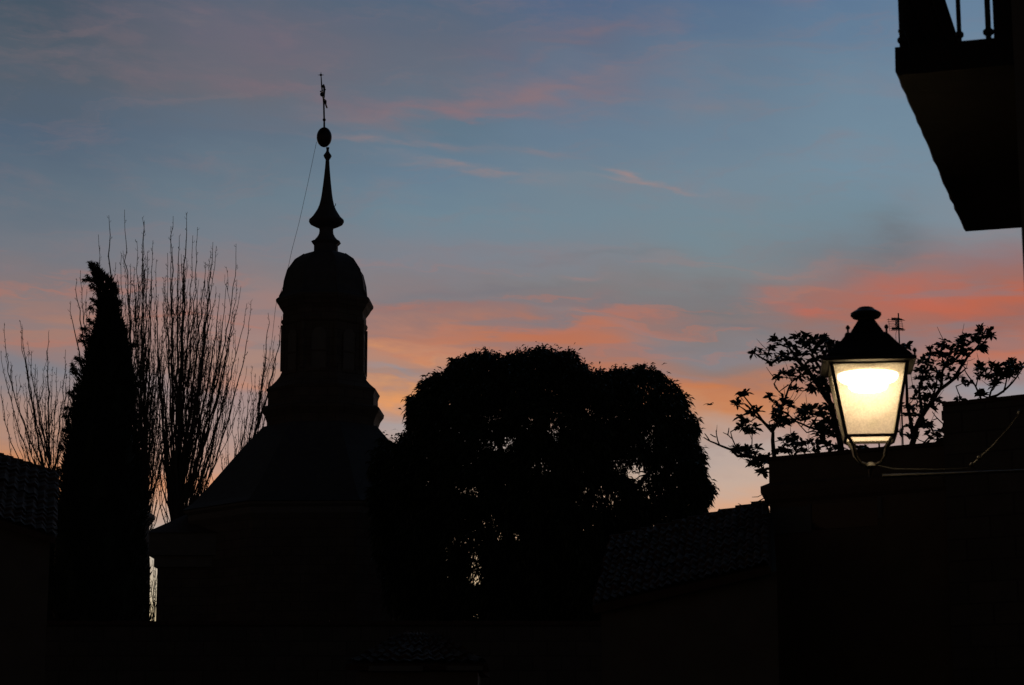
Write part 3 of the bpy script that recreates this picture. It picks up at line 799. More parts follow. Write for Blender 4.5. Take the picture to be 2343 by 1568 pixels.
# ------------------------------------------------------------------ left side: roof, corner building, precinct wall, outbuilding
def build_left():
    Y = 38.0
    a = P(-60, 1026, Y); b = P(135, 1088, Y)
    root = thing('house', Vector((b.x, Y, 0)), 'house at the left edge with a dark tiled roof sloping down to the cypress', 'house')
    dn = -Vector((b.x, b.y, 0)).normalized()*4 - UPV*1.5
    mb = MB(); tiled_roof(mb, a+dn, b+dn, b, a, rows=14, tiles=9, r=.05)
    k = 9
    for i in range(k):
        p = a.lerp(b, i/k); p2 = a.lerp(b, (i+1.1)/k); mb.tube([p+UPV*.01, p2+UPV*.025], [.045, .055], 8)
    mb.build('roof', TILE, root)
    mb = MB(); ins = UPV*-.12
    mb.add([a+dn*.93+ins, b+dn*.93+ins-Vector((.1, 0, 0)), b+ins-Vector((.1, .05, 0)), a+ins-Vector((0, .05, 0))] +
           [Vector((p.x, p.y, 0)) for p in (a+dn*.93, b+dn*.93-Vector((.1, 0, 0)), b-Vector((.1, .05, 0)), a-Vector((0, .05, 0)))],
           [(0, 1, 2, 3), (7, 6, 5, 4), (0, 4, 5, 1), (1, 5, 6, 2), (2, 6, 7, 3), (3, 7, 4, 0)])
    mb.build('wall', PLASTER, root)
    # corner building with moulded cornice, behind the cypress
    Y = 52.0
    z = lambda py: P(345, py, Y).z
    xr = P(342, 1200, Y+2).x; xl = P(170, 1200, Y).x
    r2 = thing('building', Vector((xr, Y, 0)), 'stone building corner with a moulded cornice between the cypress and the church', 'building')
    mb = MB(); mb.box((xl, Y-1, 0), (xr-xl, 0, 0), (0, 3, 0), (0, 0, z(1180))); mb.build('wall', STONE, r2)
    mb = MB()
    for o, y0, y1 in ((.02, 1182, 1178), (.05, 1178, 1173), (.09, 1173, 1169), (.115, 1169, 1160), (.095, 1160, 1157)):
        mb.box((xl, Y-1-o, z(y0)+.001), (xr-xl+o, 0, 0), (0, 3+2*o, 0), (0, 0, z(y1)-z(y0)-.002))
    mb.prism([(xl, Y-1, z(1157)), (xr+.05, Y-1, z(1157)), (xr-.5, Y-1, z(1150)), (xl, Y-1, z(1140))], (0, 3, 0))
    mb.build('cornice', PALE, r2)
    # precinct wall
    Y = 42.0
    zt = P(345, 1421, Y).z
    x0, x1 = P(-300, 1421, Y).x, P(1560, 1421, Y).x
    w = thing('precinct_wall', Vector(((x0+x1)/2, Y, 0)), 'long dark stone precinct wall running below the church and the round tree', 'wall')
    mb = MB(); mb.box((x0, Y, 0), (x1-x0, 0, 0), (0, .5, 0), (0, 0, zt-.08)); mb.build('masonry', STONE, w)
    mb = MB()
    n = 60
    for i in range(n):
        mb.box((x0+(x1-x0)*i/n, Y-.06, zt-.077), ((x1-x0)/n-.006, 0, 0), (0, .62, 0), (0, 0, .07+.015*random.random()))
    mb.build('coping', TILE, w)
    # small outbuilding with hipped roof
    Y = 33.0
    z = lambda py: P(950, py, Y).z
    xa, xb = P(790, 1520, Y).x, P(1115, 1520, Y).x
    r3 = thing('outbuilding', Vector(((xa+xb)/2, Y, 0)), 'small hip roofed outbuilding with a pale eave strip below the round tree', 'outbuilding')
    ze, zr = z(1518), z(1440)
    mb = MB(); mb.box((xa+.15, Y+.15, 0), (xb-xa-.3, 0, 0), (0, 2.7, 0), (0, 0, ze-.12)); mb.build('wall', PLASTER, r3)
    mb = MB(); tiled_roof(mb, (xa, Y, ze), (xb, Y, ze), (xb-.8, Y+1.5, zr), (xa+.8, Y+1.5, zr), rows=7, tiles=11)
    tiled_roof(mb, (xb, Y+3, ze), (xa, Y+3, ze), (xa+.8, Y+1.52, zr), (xb-.8, Y+1.52, zr), rows=7, tiles=11)
    mb.add([(xa, Y, ze), (xa, Y+3, ze), (xa+.8, Y+1.51, zr), (xb, Y, ze), (xb, Y+3, ze), (xb-.8, Y+1.51, zr)], [(0, 1, 2), (3, 5, 4)])
    mb.build('roof', TILE, r3, fix=False)
    mb = MB(); mb.box((xa+.35, Y-.03, ze-.115), (.82, 0, 0), (0, .028, 0), (0, 0, .08)); mb.box((xb-.62, Y-.03, ze-.105), (.55, 0, 0), (0, .028, 0), (0, 0, .07))
    mb.build('eave_strip', PALE, r3)
build_left()

# ------------------------------------------------------------------ cypress
def build_cypress():
    Y = 45.0; S = scale_at(Y)
    prof = [(614, 209, 212), (624, 211, 222), (636, 213, 240), (648, 217, 256), (664, 221, 265), (690, 224, 268), (720, 225, 271), (750, 219, 281), (765, 213, 286),
            (800, 201, 295), (850, 191, 299), (870, 183, 301), (900, 172, 306), (950, 164, 306), (1000, 154, 310), (1050, 145, 315), (1100, 135, 321), (1150, 127, 328), (1200, 118, 332), (1300, 112, 334), (1440, 110, 334), (1600, 120, 330), (1680, 150, 300)]
    py = np.array([p[0] for p in prof], float); lo = np.array([p[1] for p in prof], float); hi = np.array([p[2] for p in prof], float)
    cz = np.array([P(0, y, Y).z for y in py])
    kx = np.array([(P(1000, y, Y).x-P(0, y, Y).x)/1000 for y in py])
    xc = ((lo+hi)/2-CX)*kx; rr = (hi-lo)/2*kx
    base = P(225, 1900, Y)
    root = thing('cypress_tree', (xc[-3], Y, 0), 'tall dark columnar cypress with a ragged bent tip', 'tree')
    order = np.argsort(cz); cz, xc, rr = cz[order], xc[order], rr[order]
    f = lambda z: (np.interp(z, cz, xc), np.interp(z, cz, rr))
    # dense heart of the crown
    mb = MB(); vs = []; fs = []; n = 22; zs = np.linspace(cz[0], cz[-1]-.25, 70)
    for z in zs:
        x, r = f(z)
        for k in range(n):
            a = 2*math.pi*k/n
            q = r*(.86+.08*random.random())*(1 if z < zs[-1]-.55 else max(.25, .9-.75*(z-zs[-1]+.55)/.55))
            vs.append((x+q*math.cos(a), Y+q*math.sin(a), z))
    for i in range(len(zs)-1):
        for k in range(n): fs.append((i*n+k, i*n+(k+1) % n, (i+1)*n+(k+1) % n, (i+1)*n+k))
    heart = MB(); heart.add(vs, fs)
    N = 34000
    z = cz[0] + (cz[-1]-cz[0])*rng.random(N)
    thin = (z > cz[-1]-.75) & (rng.random(N) < .55); z = np.where(thin, cz[0]+(cz[-1]-.8-cz[0])*rng.random(N), z)
    x, r = f(z)
    a = rng.random(N)*2*math.pi
    # vertical plumes give the surface an uneven, lobed look
    lob = 1 + .07*np.sin(a*5+z*1.7)+.06*np.sin(a*9-z*3.1+1.3)
    q = np.maximum(r-.035, .01)*lob*(.80+.22*rng.random(N)**.7)
    pos = np.stack([x+q*np.cos(a), Y+q*np.sin(a), z], 1)
    d = np.stack([np.cos(a)*.42, np.sin(a)*.42, np.full(N, 1.0)], 1) + rng.normal(size=(N, 3))*.30
    ln = (.07+.13*rng.random(N)); wd = .022+.022*rng.random(N)
    V, F = leaves(pos, d, ln, wd, droop=-.05)
    # tufts that stand off the crown: (px, py) start -> end
    tufts = [((222, 640), (192, 641)), ((225, 625), (205, 602)), ((228, 640), (210, 612)), ((222, 655), (199, 632)), ((224, 670), (208, 655)), ((238, 640), (222, 606)),
             ((210, 760), (188, 752)), ((212, 775), (186, 768)), ((204, 790), (184, 778)), ((222, 700), (212, 686)), ((190, 830), (174, 820)), ((180, 860), (168, 848)),
             ((172, 905), (158, 898)), ((165, 940), (150, 934)), ((160, 960), (147, 950)), ((304, 870), (318, 852)), ((305, 885), (316, 880)), ((268, 700), (275, 690)), ((300, 800), (305, 790)),
             ((175, 850), (166, 836)), ((215, 745), (205, 735)), ((215, 712), (206, 704)), ((309, 960), (316, 950)), ((157, 990), (146, 984)), ((150, 1030), (140, 1022)), ((140, 1080), (131, 1072))]
    TV = [V]; TF = [F]; off = len(V)
    tw = MB()
    for (x0, y0), (x1, y1) in tufts:
        p0 = np.array(P(x0, y0, Y+random.uniform(-.2, .2))); p1 = np.array(P(x1, y1, Y+random.uniform(-.3, .3)))
        tw.tube([p0, (p0+p1)/2+np.array([0, 0, .02]), p1], [.012, .008, .004], 4)
        m = 140
        t = rng.random(m)[:, None]
        pp = p0+(p1-p0)*t + rng.normal(size=(m, 3))*.034*(1.25-t)
        dd = (p1-p0)/np.linalg.norm(p1-p0) + rng.normal(size=(m, 3))*.55 + np.array([0, 0, .15])
        v, ff = leaves(pp, dd,   .05+.08*rng.random(m), .012+.014*rng.random(m), droop=.25)
        TV.append(v); TF.append(ff+off); off += len(v)
    hv = np.array(heart.v); hf = np.array(heart.f)
    TV.append(hv); TF.append(hf+off)
    np_mesh('crown', np.concatenate(TV), np.concatenate(TF), CYP, root)
    tw.build('foliage', BARK, root)
    tw = MB(); tw.tube([(xc[0], Y, 0), (xc[0], Y, cz[0]+1.0)], [.2, .16], 10)
    tw.build('trunk', BARK, root)
build_cypress()

# ------------------------------------------------------------------ bare poplars behind the church
def poplar(base, topy, tips, Y, label, seed, nsub=9, side=None):
    rnd = random.Random(seed)
    B = P(base[0], base[1], Y)
    root = thing('poplar_tree', (B.x, Y, 0), label, 'tree', 'bare poplars behind the church')
    tr = MB(); br = MB()
    top = P(base[0]+(topy[0]-base[0])*.5, (base[1]+topy[1])/2, Y)
    tr.tube([(B.x, Y, 0), (B.x+.02, Y, B.z*.5), B, B.lerp(top, .5)], [.30, .27, .21, .14], 9)
    def curve(p0, p1, out, n, wob):
        pts = []
        d = p1-p0
        for i in range(n+1):
            t = i/n
            # leave sideways, then turn upright
            s = 1-(1-t)**out
            p = Vector((p0.x+d.x*s, p0.y+d.y*s, p0.z+d.z*t))
            if 0 < i < n: p += Vector((rnd.gauss(0, wob), rnd.gauss(0, wob), rnd.gauss(0, wob*.4)))
            pts.append(p)
        return pts
    def spurs(pts, r0, k, lmin=.05, lmax=.15):
        for _ in range(k):
            i = rnd.randrange(1, len(pts)-1); t = rnd.random()
            p = pts[i].lerp(pts[i+1], t)
            ax = (pts[i+1]-pts[i]).normalized()
            a = rnd.uniform(0, 6.283)
            d = Vector((math.cos(a), math.sin(a)*.8, .55)).normalized()
            l = rnd.uniform(lmin, lmax)
            br.tube([p, p+d*l*.6, p+d*l*.75+ax*l*.5], [.009, .008, .005], 3, cap=False)
            if rnd.random() < .22:
                q = p+d*l*.75+ax*l*.5
                br.tube([q-ax*.03, q+ax*.02], [.018, .012], 4)     # fat bud
    def branch(p0, p1, r, level, ex=1.5):
        n = max(5, int((p1-p0).length/.45))
        pts = curve(p0, p1, ex, n, .030 if level == 0 else .035)
        rs = [max(.009, r*(1-i/n)**.8+.0065) for i in range(n+1)]
        br.tube(pts, rs, 5 if level == 0 else 4, cap=False)
        L = (p1-p0).length
        spurs(pts, r, int(L*4))
        if level >= 2: return
        k = int(L*(.8 if level == 0 else .65))
        for _ in range(k):
            t = rnd.uniform(.03, .80)
            i = int(t*n); q = pts[i]
            l = L*(1-t)*rnd.uniform(.22, .70)+.25
            a = rnd.uniform(0, 6.283)
            sp = rnd.uniform(.08, .22)*l
            e = q + Vector((math.cos(a)*sp, math.sin(a)*sp, l*.97)) + (p1-p0)*Vector((1, 1, 0)).length*0
            ax = (pts[min(i+1, n)]-pts[i]).normalized()
            e += Vector((ax.x, ax.y, 0))*l*.35
            branch(q, e, max(rs[i]*.34, .006), level+1)
    for (tx, ty) in tips:
        dx = abs(tx-base[0])
        sy = min(base[1]-8, max(ty+dx/.30, ty+150))
        sy = max(sy, base[1]-rnd.uniform(40, 170))
        f = (base[1]-sy)/max(1, base[1]-topy[1])
        p0 = P(base[0]+(tx-base[0])*.05, sy, Y)
        dy = rnd.uniform(-1.2, 1.2)
        p1 = P(tx, ty, Y+dy)
        h = (p1-p0).length
        branch(p0, p1, (.006+.0062*h) if rnd.random() < .36 else (.004+.0034*h), 0, rnd.uniform(1.1, 1.8))
    t = tr.build('trunk', GREYBARK, root, smooth=True)
    b = br.build('crown', GREYBARK, root, fix=False)
    return root
PY = 88.0
poplar((402, 1300), (426, 480), [(396, 495), (427, 488), (391, 518), (452, 520), (441, 539), (383, 579), (487, 554), (495, 563), (483, 578), (540, 558), (542, 640), (551, 655), (565, 694), (574, 689), (358, 594), (361, 689), (503, 671), (410, 540), (470, 600), (520, 640), (420, 620), (372, 760), (455, 640), (530, 760), (470, 1075), (482, 1000), (458, 1105), (505, 905), (352, 905), (350, 1000), (368, 1010), (442, 950), (522, 850), (388, 890), (345, 930), (430, 860), (495, 960), (470, 880), (410, 780), (450, 1020), (380, 960), (435, 1080), (448, 1060), (462, 1020), (478, 1040), (490, 1020), (500, 960), (512, 930), (375, 1060), (362, 1080), (425, 1000)], PY,
       'bare spreading poplar with upright branches just left of the church spire', 3)
poplar((332, 1300), (300, 480), [(285, 480), (249, 493), (225, 537), (326, 498), (330, 505), (350, 550), (337, 575), (313, 552), (278, 580), (299, 604), (308, 611), (269, 640), (184, 619), (176, 640), (162, 689), (345, 640), (325, 680), (368, 830), (355, 740), (322, 900), (336, 850), (346, 950), (326, 1000), (341, 1050), (319, 1085), (352, 1110), (330, 940), (360, 1060)], PY+3,
       'bare poplar rising behind the cypress, its twigs on both sides', 4)
poplar((118, 1190), (100, 735), [(10, 739), (46, 734), (52, 750), (111, 760), (72, 803), (2, 803), (130, 841), (153, 855), (166, 824), (102, 900), (3, 883), (35, 860), (80, 850), (150, 800), (60, 960), (30, 940), (90, 960), (120, 940), (150, 930), (20, 1000), (140, 990), (75, 1010)], PY+6,
       'bare low poplar fanning out above the roof at the left edge', 5)
poplar((528, 1290), (580, 830), [(578, 838), (584, 855), (548, 915), (613, 716), (644, 724), (640, 770), (582, 914), (605, 946), (520, 960), (500, 1000), (560, 1000), (630, 830), (598, 880), (455, 1125), (482, 1065), (537, 1000), (556, 960), (576, 935), (592, 985), (470, 1105), (520, 1040), (545, 1030), (570, 990), (605, 960)], PY+8,
       'thin bare poplar showing between the slate roof and the spreading poplar', 6)
poplar((326, 1270), (350, 830), [(318, 870), (330, 900), (338, 880), (350, 845), (360, 890), (372, 870), (325, 960), (345, 1000), (356, 960), (366, 1000), (378, 1000), (388, 940), (322, 1060), (335, 1090), (348, 1100), (360, 1120), (372, 1100), (384, 1080), (330, 1130)], PY+11,
       'thicket-like bare young poplar low between the cypress and the spreading poplar', 9)

poplar((348, 1470), (354, 1285), [(349, 1282), (356, 1296), (363, 1278), (343, 1300), (354, 1330), (360, 1345)], PY+14,
       'slender bare sapling seen through the slit between the corner building and the church', 12)

# ------------------------------------------------------------------ big round evergreen
def in_poly(px, py, poly):
    inside = np.zeros(len(px), bool); n = len(poly)
    for i in range(n):
        x0, y0 = poly[i]; x1, y1 = poly[(i+1) % n]
        c = ((y0 > py) != (y1 > py)) & (px < (x1-x0)*(py-y0)/((y1-y0) if y1 != y0 else 1e-9)+x0)
        inside ^= c
    return inside
def build_round_tree():
    Y = 58.0; S = scale_at(Y)
    poly = [(868, 1003), (885, 1000), (900, 1012), (912, 1016), (928, 1000), (934, 955), (944, 915), (964, 880), (1000, 856), (1030, 836), (1066, 816), (1092, 806), (1130, 813), (1180, 813), (1215, 798), (1258, 805), (1308, 808), (1326, 828), (1345, 847), (1362, 851), (1400, 846), (1442, 847), (1472, 836), (1502, 856), (1540, 876), (1556, 900), (1574, 930), (1591, 960), (1594, 1000), (1606, 1050), (1614, 1090), (1628, 1138), (1610, 1165), (1598, 1195), (1560, 1230), (1500, 1290), (1420, 1400), (1300, 1440), (1000, 1440), (900, 1400), (860, 1250), (850, 1100), (858, 1030)]
    ctr = (1255, 1110)
    wob = []
    for i in range(len(poly)):
        x0, y0 = poly[i]; x1, y1 = poly[(i+1) % len(poly)]
        l = math.hypot(x1-x0, y1-y0); m = max(1, int(l/9))
        for j in range(m):
            t = j/m; x, y = x0+(x1-x0)*t, y0+(y1-y0)*t
            a = math.atan2(y-ctr[1], x-ctr[0]); q = math.hypot(x-ctr[0], y-ctr[1])
            q += 4.5*math.sin(a*31+1)+4*math.sin(a*53+.4)+4*math.sin(a*87)+random.uniform(-2, 2) if y < 1230 else 0
            wob.append((ctr[0]+q*math.cos(a), ctr[1]+q*math.sin(a)))
    poly = wob
    holes = [(1455, 1082, 36, 20, .05), (1430, 1060, 40, 22, .30), (1490, 1120, 40, 25, .35), (1170, 1003, 22, 10, .15), (1140, 1010, 50, 22, .45), (1050, 1235, 26, 11, .2), (1085, 1225, 40, 16, .32), (1160, 1222, 36, 12, .22),
             (1095, 1265, 22, 12, .35), (1078, 1310, 18, 34, .30), (1100, 1290, 20, 20, .35), (1285, 1245, 16, 14, .28), (1340, 1200, 46, 16, .40), (1420, 1225, 40, 14, .35), (1520, 1200, 50, 14, .35), (1480, 1000, 16, 34, .40), (1240, 955, 50, 20, .48), (1130, 955, 40, 16, .48),
             (1040, 900, 22, 10, .42), (1480, 890, 56, 34, .50), (1550, 950, 30, 40, .5), (1575, 1130, 30, 30, .48), (1240, 1060, 26, 20, .46), (1080, 1120, 60, 20, .46), (960, 1160, 40, 14, .5), (880, 1030, 16, 16, .35), (1370, 1130, 60, 30, .45), (1087, 1400, 16, 12, .25), (1120, 1180, 60, 18, .42)]
    root = thing('round_evergreen_tree', tuple(P(1250, 1500, Y).xy)+(0,), 'huge round leafy evergreen tree right of the church with small sky gaps', 'tree')
    # boughs: clump centres spread through the volume
    NC = 5200
    cxs = rng.uniform(850, 1630, NC*3); cys = rng.uniform(795, 1440, NC*3)
    k = in_poly(cxs, cys, poly); cxs, cys = cxs[k][:NC], cys[k][:NC]
    # edge clumps so that the outline is well filled
    ex = []; ey = []
    for i in range(len(poly)-90):
        x0, y0 = poly[i]; x1, y1 = poly[i+1]
        m = max(1, int(math.hypot(x1-x0, y1-y0)/5+.5))
        for j in range(m):
            t = (j+random.random())/m
            x, y = x0+(x1-x0)*t, y0+(y1-y0)*t
            dx, dy = ctr[0]-x, ctr[1]-y; l = math.hypot(dx, dy)
            s = random.uniform(3, 30)
            ex.append(x+dx/l*s); ey.append(y+dy/l*s)
    cxs = np.concatenate([cxs, ex]); cys = np.concatenate([cys, ey])
    rel = np.sqrt(((cxs-ctr[0])/385)**2 + ((cys-ctr[1])/330)**2)
    half = 4.2*np.sqrt(np.clip(1-rel**2, .03, 1))
    keep = np.ones(len(cxs))
    for hx, hy, rx, ry, kp in holes:
        g = ((cxs-hx)/rx)**2 + ((cys-hy)/ry)**2
        keep = np.where(g < 1.0, np.minimum(keep, np.where(cys > 1100, kp*1.08, kp*.9)), keep)
    sel = rng.random(len(cxs)) < keep
    cxs, cys, half = cxs[sel], cys[sel], half[sel]
    dep = Y + (rng.random(len(cxs))*2-1)*half
    per = 44
    n = len(cxs)*per
    idx = np.repeat(np.arange(len(cxs)), per)
    C = np.array([P(a, b, d) for a, b, d in zip(cxs, cys, dep)])
    rad_ = (.14+.14*rng.random(len(cxs)))[idx]
    u = rng.normal(size=(n, 3)); u /= np.linalg.norm(u, axis=1, keepdims=True)
    pos = C[idx] + u*(rad_*rng.random(n)**.4)[:, None]
    # nothing outside the outline
    rp = pos-np.array(EYE)
    cz_ = rp[:, 1]*CP + rp[:, 2]*SP; cy_ = -rp[:, 1]*SP + rp[:, 2]*CP
    sx = CX+FPX*rp[:, 0]/cz_; sy = CY-FPX*cy_/cz_
    ok = in_poly(sx, sy, poly) | (rng.random(n) < .09)
    for hx, hy, rx, ry, kp in holes:
        g = ((sx-hx)/(rx*.8))**2 + ((sy-hy)/(ry*.8))**2
        ok &= ~((g < 1) & (rng.random(n) > min(1, kp*1.5+.22)))
    pos = pos[ok]; u = u[ok]; n = len(pos)
    out = pos-np.array(P(ctr[0], ctr[1], Y)); out /= np.linalg.norm(out, axis=1, keepdims=True)
    d = u*.8 + out*.5 + rng.normal(size=(n, 3))*.4 + np.array([0, 0, -.55])
    V, F = leaves(pos, d, .11+.12*rng.random(n), .032+.028*rng.random(n), droop=.35)
    np_mesh('crown', V, F, LEAF, root)
    # trunk, limbs
    mb = MB()
    b = P(1240, 1900, Y); b.z = 0
    fork = P(1245, 1420, Y)
    mb.tube([(b.x, Y, 0), (b.x+.05, Y, fork.z*.5), fork], [.5, .4, .34], 12)
    for tx, ty, dy in ((1000, 950, -1), (1100, 880, 1), (1220, 850, 0), (1330, 900, -1), (1450, 930, 1), (1540, 1020, 0), (1560, 1130, -1), (960, 1080, 1), (1060, 1180, 0), (1400, 1160, 1.5), (1180, 1050, -2), (1300, 1080, 2)):
        e = P(tx, ty, Y+dy); mid = fork.lerp(e, .5)+Vector((0, 0, .4))
        mb.tube([fork+Vector((0, 0, -.2)), fork.lerp(mid, .5)+Vector((0, 0, .15)), mid, mid.lerp(e, .5), e], [.2, .15, .10, .06, .02], 7)
        for q in range(14):
            t = random.uniform(.3, 1); p = mid.lerp(e, t) if t > .5 else fork.lerp(mid, t*2)
            g = p+Vector((random.gauss(0, .5), random.gauss(0, .5), random.gauss(0, .25)))
            mb.tube([p, p.lerp(g, .5)+Vector((0, 0, .06)), g], [.03, .02, .008], 5)
    mb.build('trunk', BARK, root, fix=False); mb = MB()
    # fine flower stalks standing off the outline
    for i in range(len(poly)-90):
        x0, y0 = poly[i]; x1, y1 = poly[i+1]
        for j in range(1):
            t = random.random(); x, y = x0+(x1-x0)*t, y0+(y1-y0)*t
            dx, dy = x-ctr[0], y-ctr[1]; l = math.hypot(dx, dy); s = random.uniform(4, 13)
            dY = random.uniform(-.6, .6)
            mb.tube([P(x-dx/l*8, y-dy/l*8, Y+dY), P(x+dx/l*s+random.uniform(-3, 3), y+dy/l*s-random.uniform(0, 3), Y+dY)], [.005, .002], 3, cap=False)
    mb.build('foliage', BARK, root, fix=False)
build_round_tree()

# ------------------------------------------------------------------ magnolia behind the houses
MAG_SPOTS = [(510,215),(500,265),(385,290),(430,275),(540,240),(590,225),(640,200),(690,185),(720,190),(660,230),(620,250),(700,240),(750,210),(800,200),(820,215),(775,240),(840,230),(880,240),(860,260),(560,300),(600,290),(650,290),(700,290),(740,280),(790,280),(830,290),(470,300),(520,310),(560,340),(490,355),(600,330),(680,330),(720,340),(650,370),(690,380),(760,330),(800,330),(850,310),(750,380),(790,400),(820,380),(700,420),(560,410),(540,430),(600,420),(650,440),(720,450),(760,450),(800,440),(830,430),(740,500),(760,510),(780,480),(820,480),(840,520),(630,490),(640,510),
(330,530),(320,550),(290,600),(300,585),(380,620),(400,640),(370,650),(480,545),(560,560),(580,590),(540,600),(500,580),(610,600),(550,640),(570,680),(520,660),(590,700),(540,710),(310,670),(330,690),(350,700),(310,720),(300,735),(350,740),(370,760),(400,730),(490,720),(680,640),(700,620),(740,620),(780,620),(830,610),(660,650),(720,650),(760,660),(800,650),(840,650),(740,700),(760,720),(800,700),(840,700),(870,720),(790,750),(830,760),(870,780),(780,780),
(620,780),(640,800),(600,800),(560,800),(580,830),(640,830),(680,820),(720,820),(750,830),(790,820),(830,830),(850,860),(760,870),(700,870),(650,870),(600,870),(560,860),(520,880),(300,860),(340,860),(380,850),(320,880),(360,880),(400,880),(420,850),(280,860),(440,900),(480,900),(380,940),(370,950),(420,960),(440,1000),(445,1010),(460,940),(410,930),(880,860),(920,870),(1060,860),(1040,870),
(1730,150),(1740,170),(1790,165),(1800,190),(1760,190),(1720,200),(1750,240),(1740,260),(1700,210),(1650,190),(1620,210),(1680,230),(1640,240),(1590,240),(1610,260),(1660,270),(1500,240),(1520,260),(1560,270),(1600,290),(1640,300),(1430,270),(1440,300),(1490,290),(1500,310),(1540,310),(1580,330),(1620,340),(1400,330),(1380,350),(1420,340),(1460,340),(1500,350),(1530,370),(1560,390),(1370,390),(1400,400),(1440,390),(1480,400),(1360,440),(1390,450),(1430,440),(1480,440),(1500,430),(1540,430),(1600,440),(1640,470),(1340,500),(1380,500),(1420,490),(1450,500),(1340,560),(1370,550),(1400,560),(1440,550),(1480,570),(1500,590),(1320,610),(1360,600),(1400,620),(1440,610),(1310,660),(1350,660),(1400,700),(1430,715),(1390,730),(1310,720),(1340,740),(1420,770),(1470,780),(1500,760),(1490,800),(1440,800),(1310,780),(1350,790),(1290,240),(1295,260),(1280,380),
(1730,370),(1720,380),(1810,355),(1830,370),(1800,390),(1760,400),(1740,420),(1780,420),(1720,430),(1840,400),(1850,420),(1830,460),(1815,480),(1730,530),(1750,545),(1900,360),(1890,380),(1920,370),(1940,380),(1980,360),(1990,370),(1900,400),(1880,410),(1870,430),(1910,420),(1935,410),(1600,570),
(900,300),(950,300),(1000,250),(1050,300),(1100,280),(1150,320),(1200,280),(900,380),(950,420),(1000,480),(1100,420),(1200,450),(1250,420),(900,560),(950,650),(1000,600),(1100,700),(1200,650),(1250,600),(900,700),(1250,760),(1200,800),(1150,860),(1000,850)]
MAG_LIMBS = [  # polylines with start radius, first point low
 ([(950,1150),(930,950),(890,760),(850,600),(790,505),(720,410),(650,330),(560,305),(500,350),(440,320),(390,290)], .06),
 ([(850,600),(800,420),(740,300),(700,200)], .03), ([(650,330),(600,260),(520,230)], .02), ([(790,505),(810,330),(830,230)], .025),
 ([(930,950),(700,960),(520,960),(505,860),(500,760),(440,690),(400,635),(330,545)], .055),
 ([(500,760),(540,690),(560,610),(600,480),(640,440)], .025),
 ([(520,960),(440,915),(300,905),(255,868),(190,836),(130,812),(95,788)], .026), ([(190,836),(168,790),(165,748)], .007), ([(168,790),(135,770)], .006), ([(130,812),(100,770)], .006),
 ([(290,850),(262,800),(240,775),(210,762)], .007), ([(240,775),(243,735)], .006), ([(262,800),(255,760)],.006),
 ([(440,690),(380,650),(310,610)], .015), ([(440,915),(440,1000)], .014),
 ([(890,760),(760,740),(640,700),(600,655),(590,620)], .016), ([(640,700),(620,680),(580,690)], .007), ([(760,740),(700,760),(640,690)], .008), ([(890,760),(760,640),(680,640)], .016),
 ([(600,480),(540,520),(515,475)], .006), ([(560,540),(520,500),(510,470)], .006),
 ([(1150,1150),(1300,930),(1335,800),(1350,730),(1390,660),(1440,585),(1500,510),(1570,450),(1620,370),(1660,305),(1710,260),(1740,200)], .06),
 ([(1390,660),(1370,520),(1390,420),(1430,340)], .025), ([(1500,510),(1510,400),(1540,320),(1600,260)], .018), ([(1440,585),(1470,480),(1480,420)], .015), ([(1570,450),(1640,385),(1660,380)], .010),
 ([(1300,930),(1420,800),(1480,780)], .015), ([(1335,800),(1300,600),(1290,380),(1290,250)], .03),
 ([(1300,930),(1700,700),(1790,555),(1870,520),(1925,465),(1960,420),(1985,380)], .035), ([(1790,555),(1750,545)], .012), ([(1760,600),(1705,490),(1670,430),(1640,390)], .012), ([(1705,490),(1720,440)], .008), ([(1790,555),(1810,480),(1820,400)], .012), ([(1870,520),(1890,440),(1895,390)], .010),
 ([(1700,650),(1620,570),(1590,490)], .010), ([(1520,720),(1480,680),(1450,640)], .007), ([(1480,680),(1450,690)], .005),
]
MAGY = 34.5
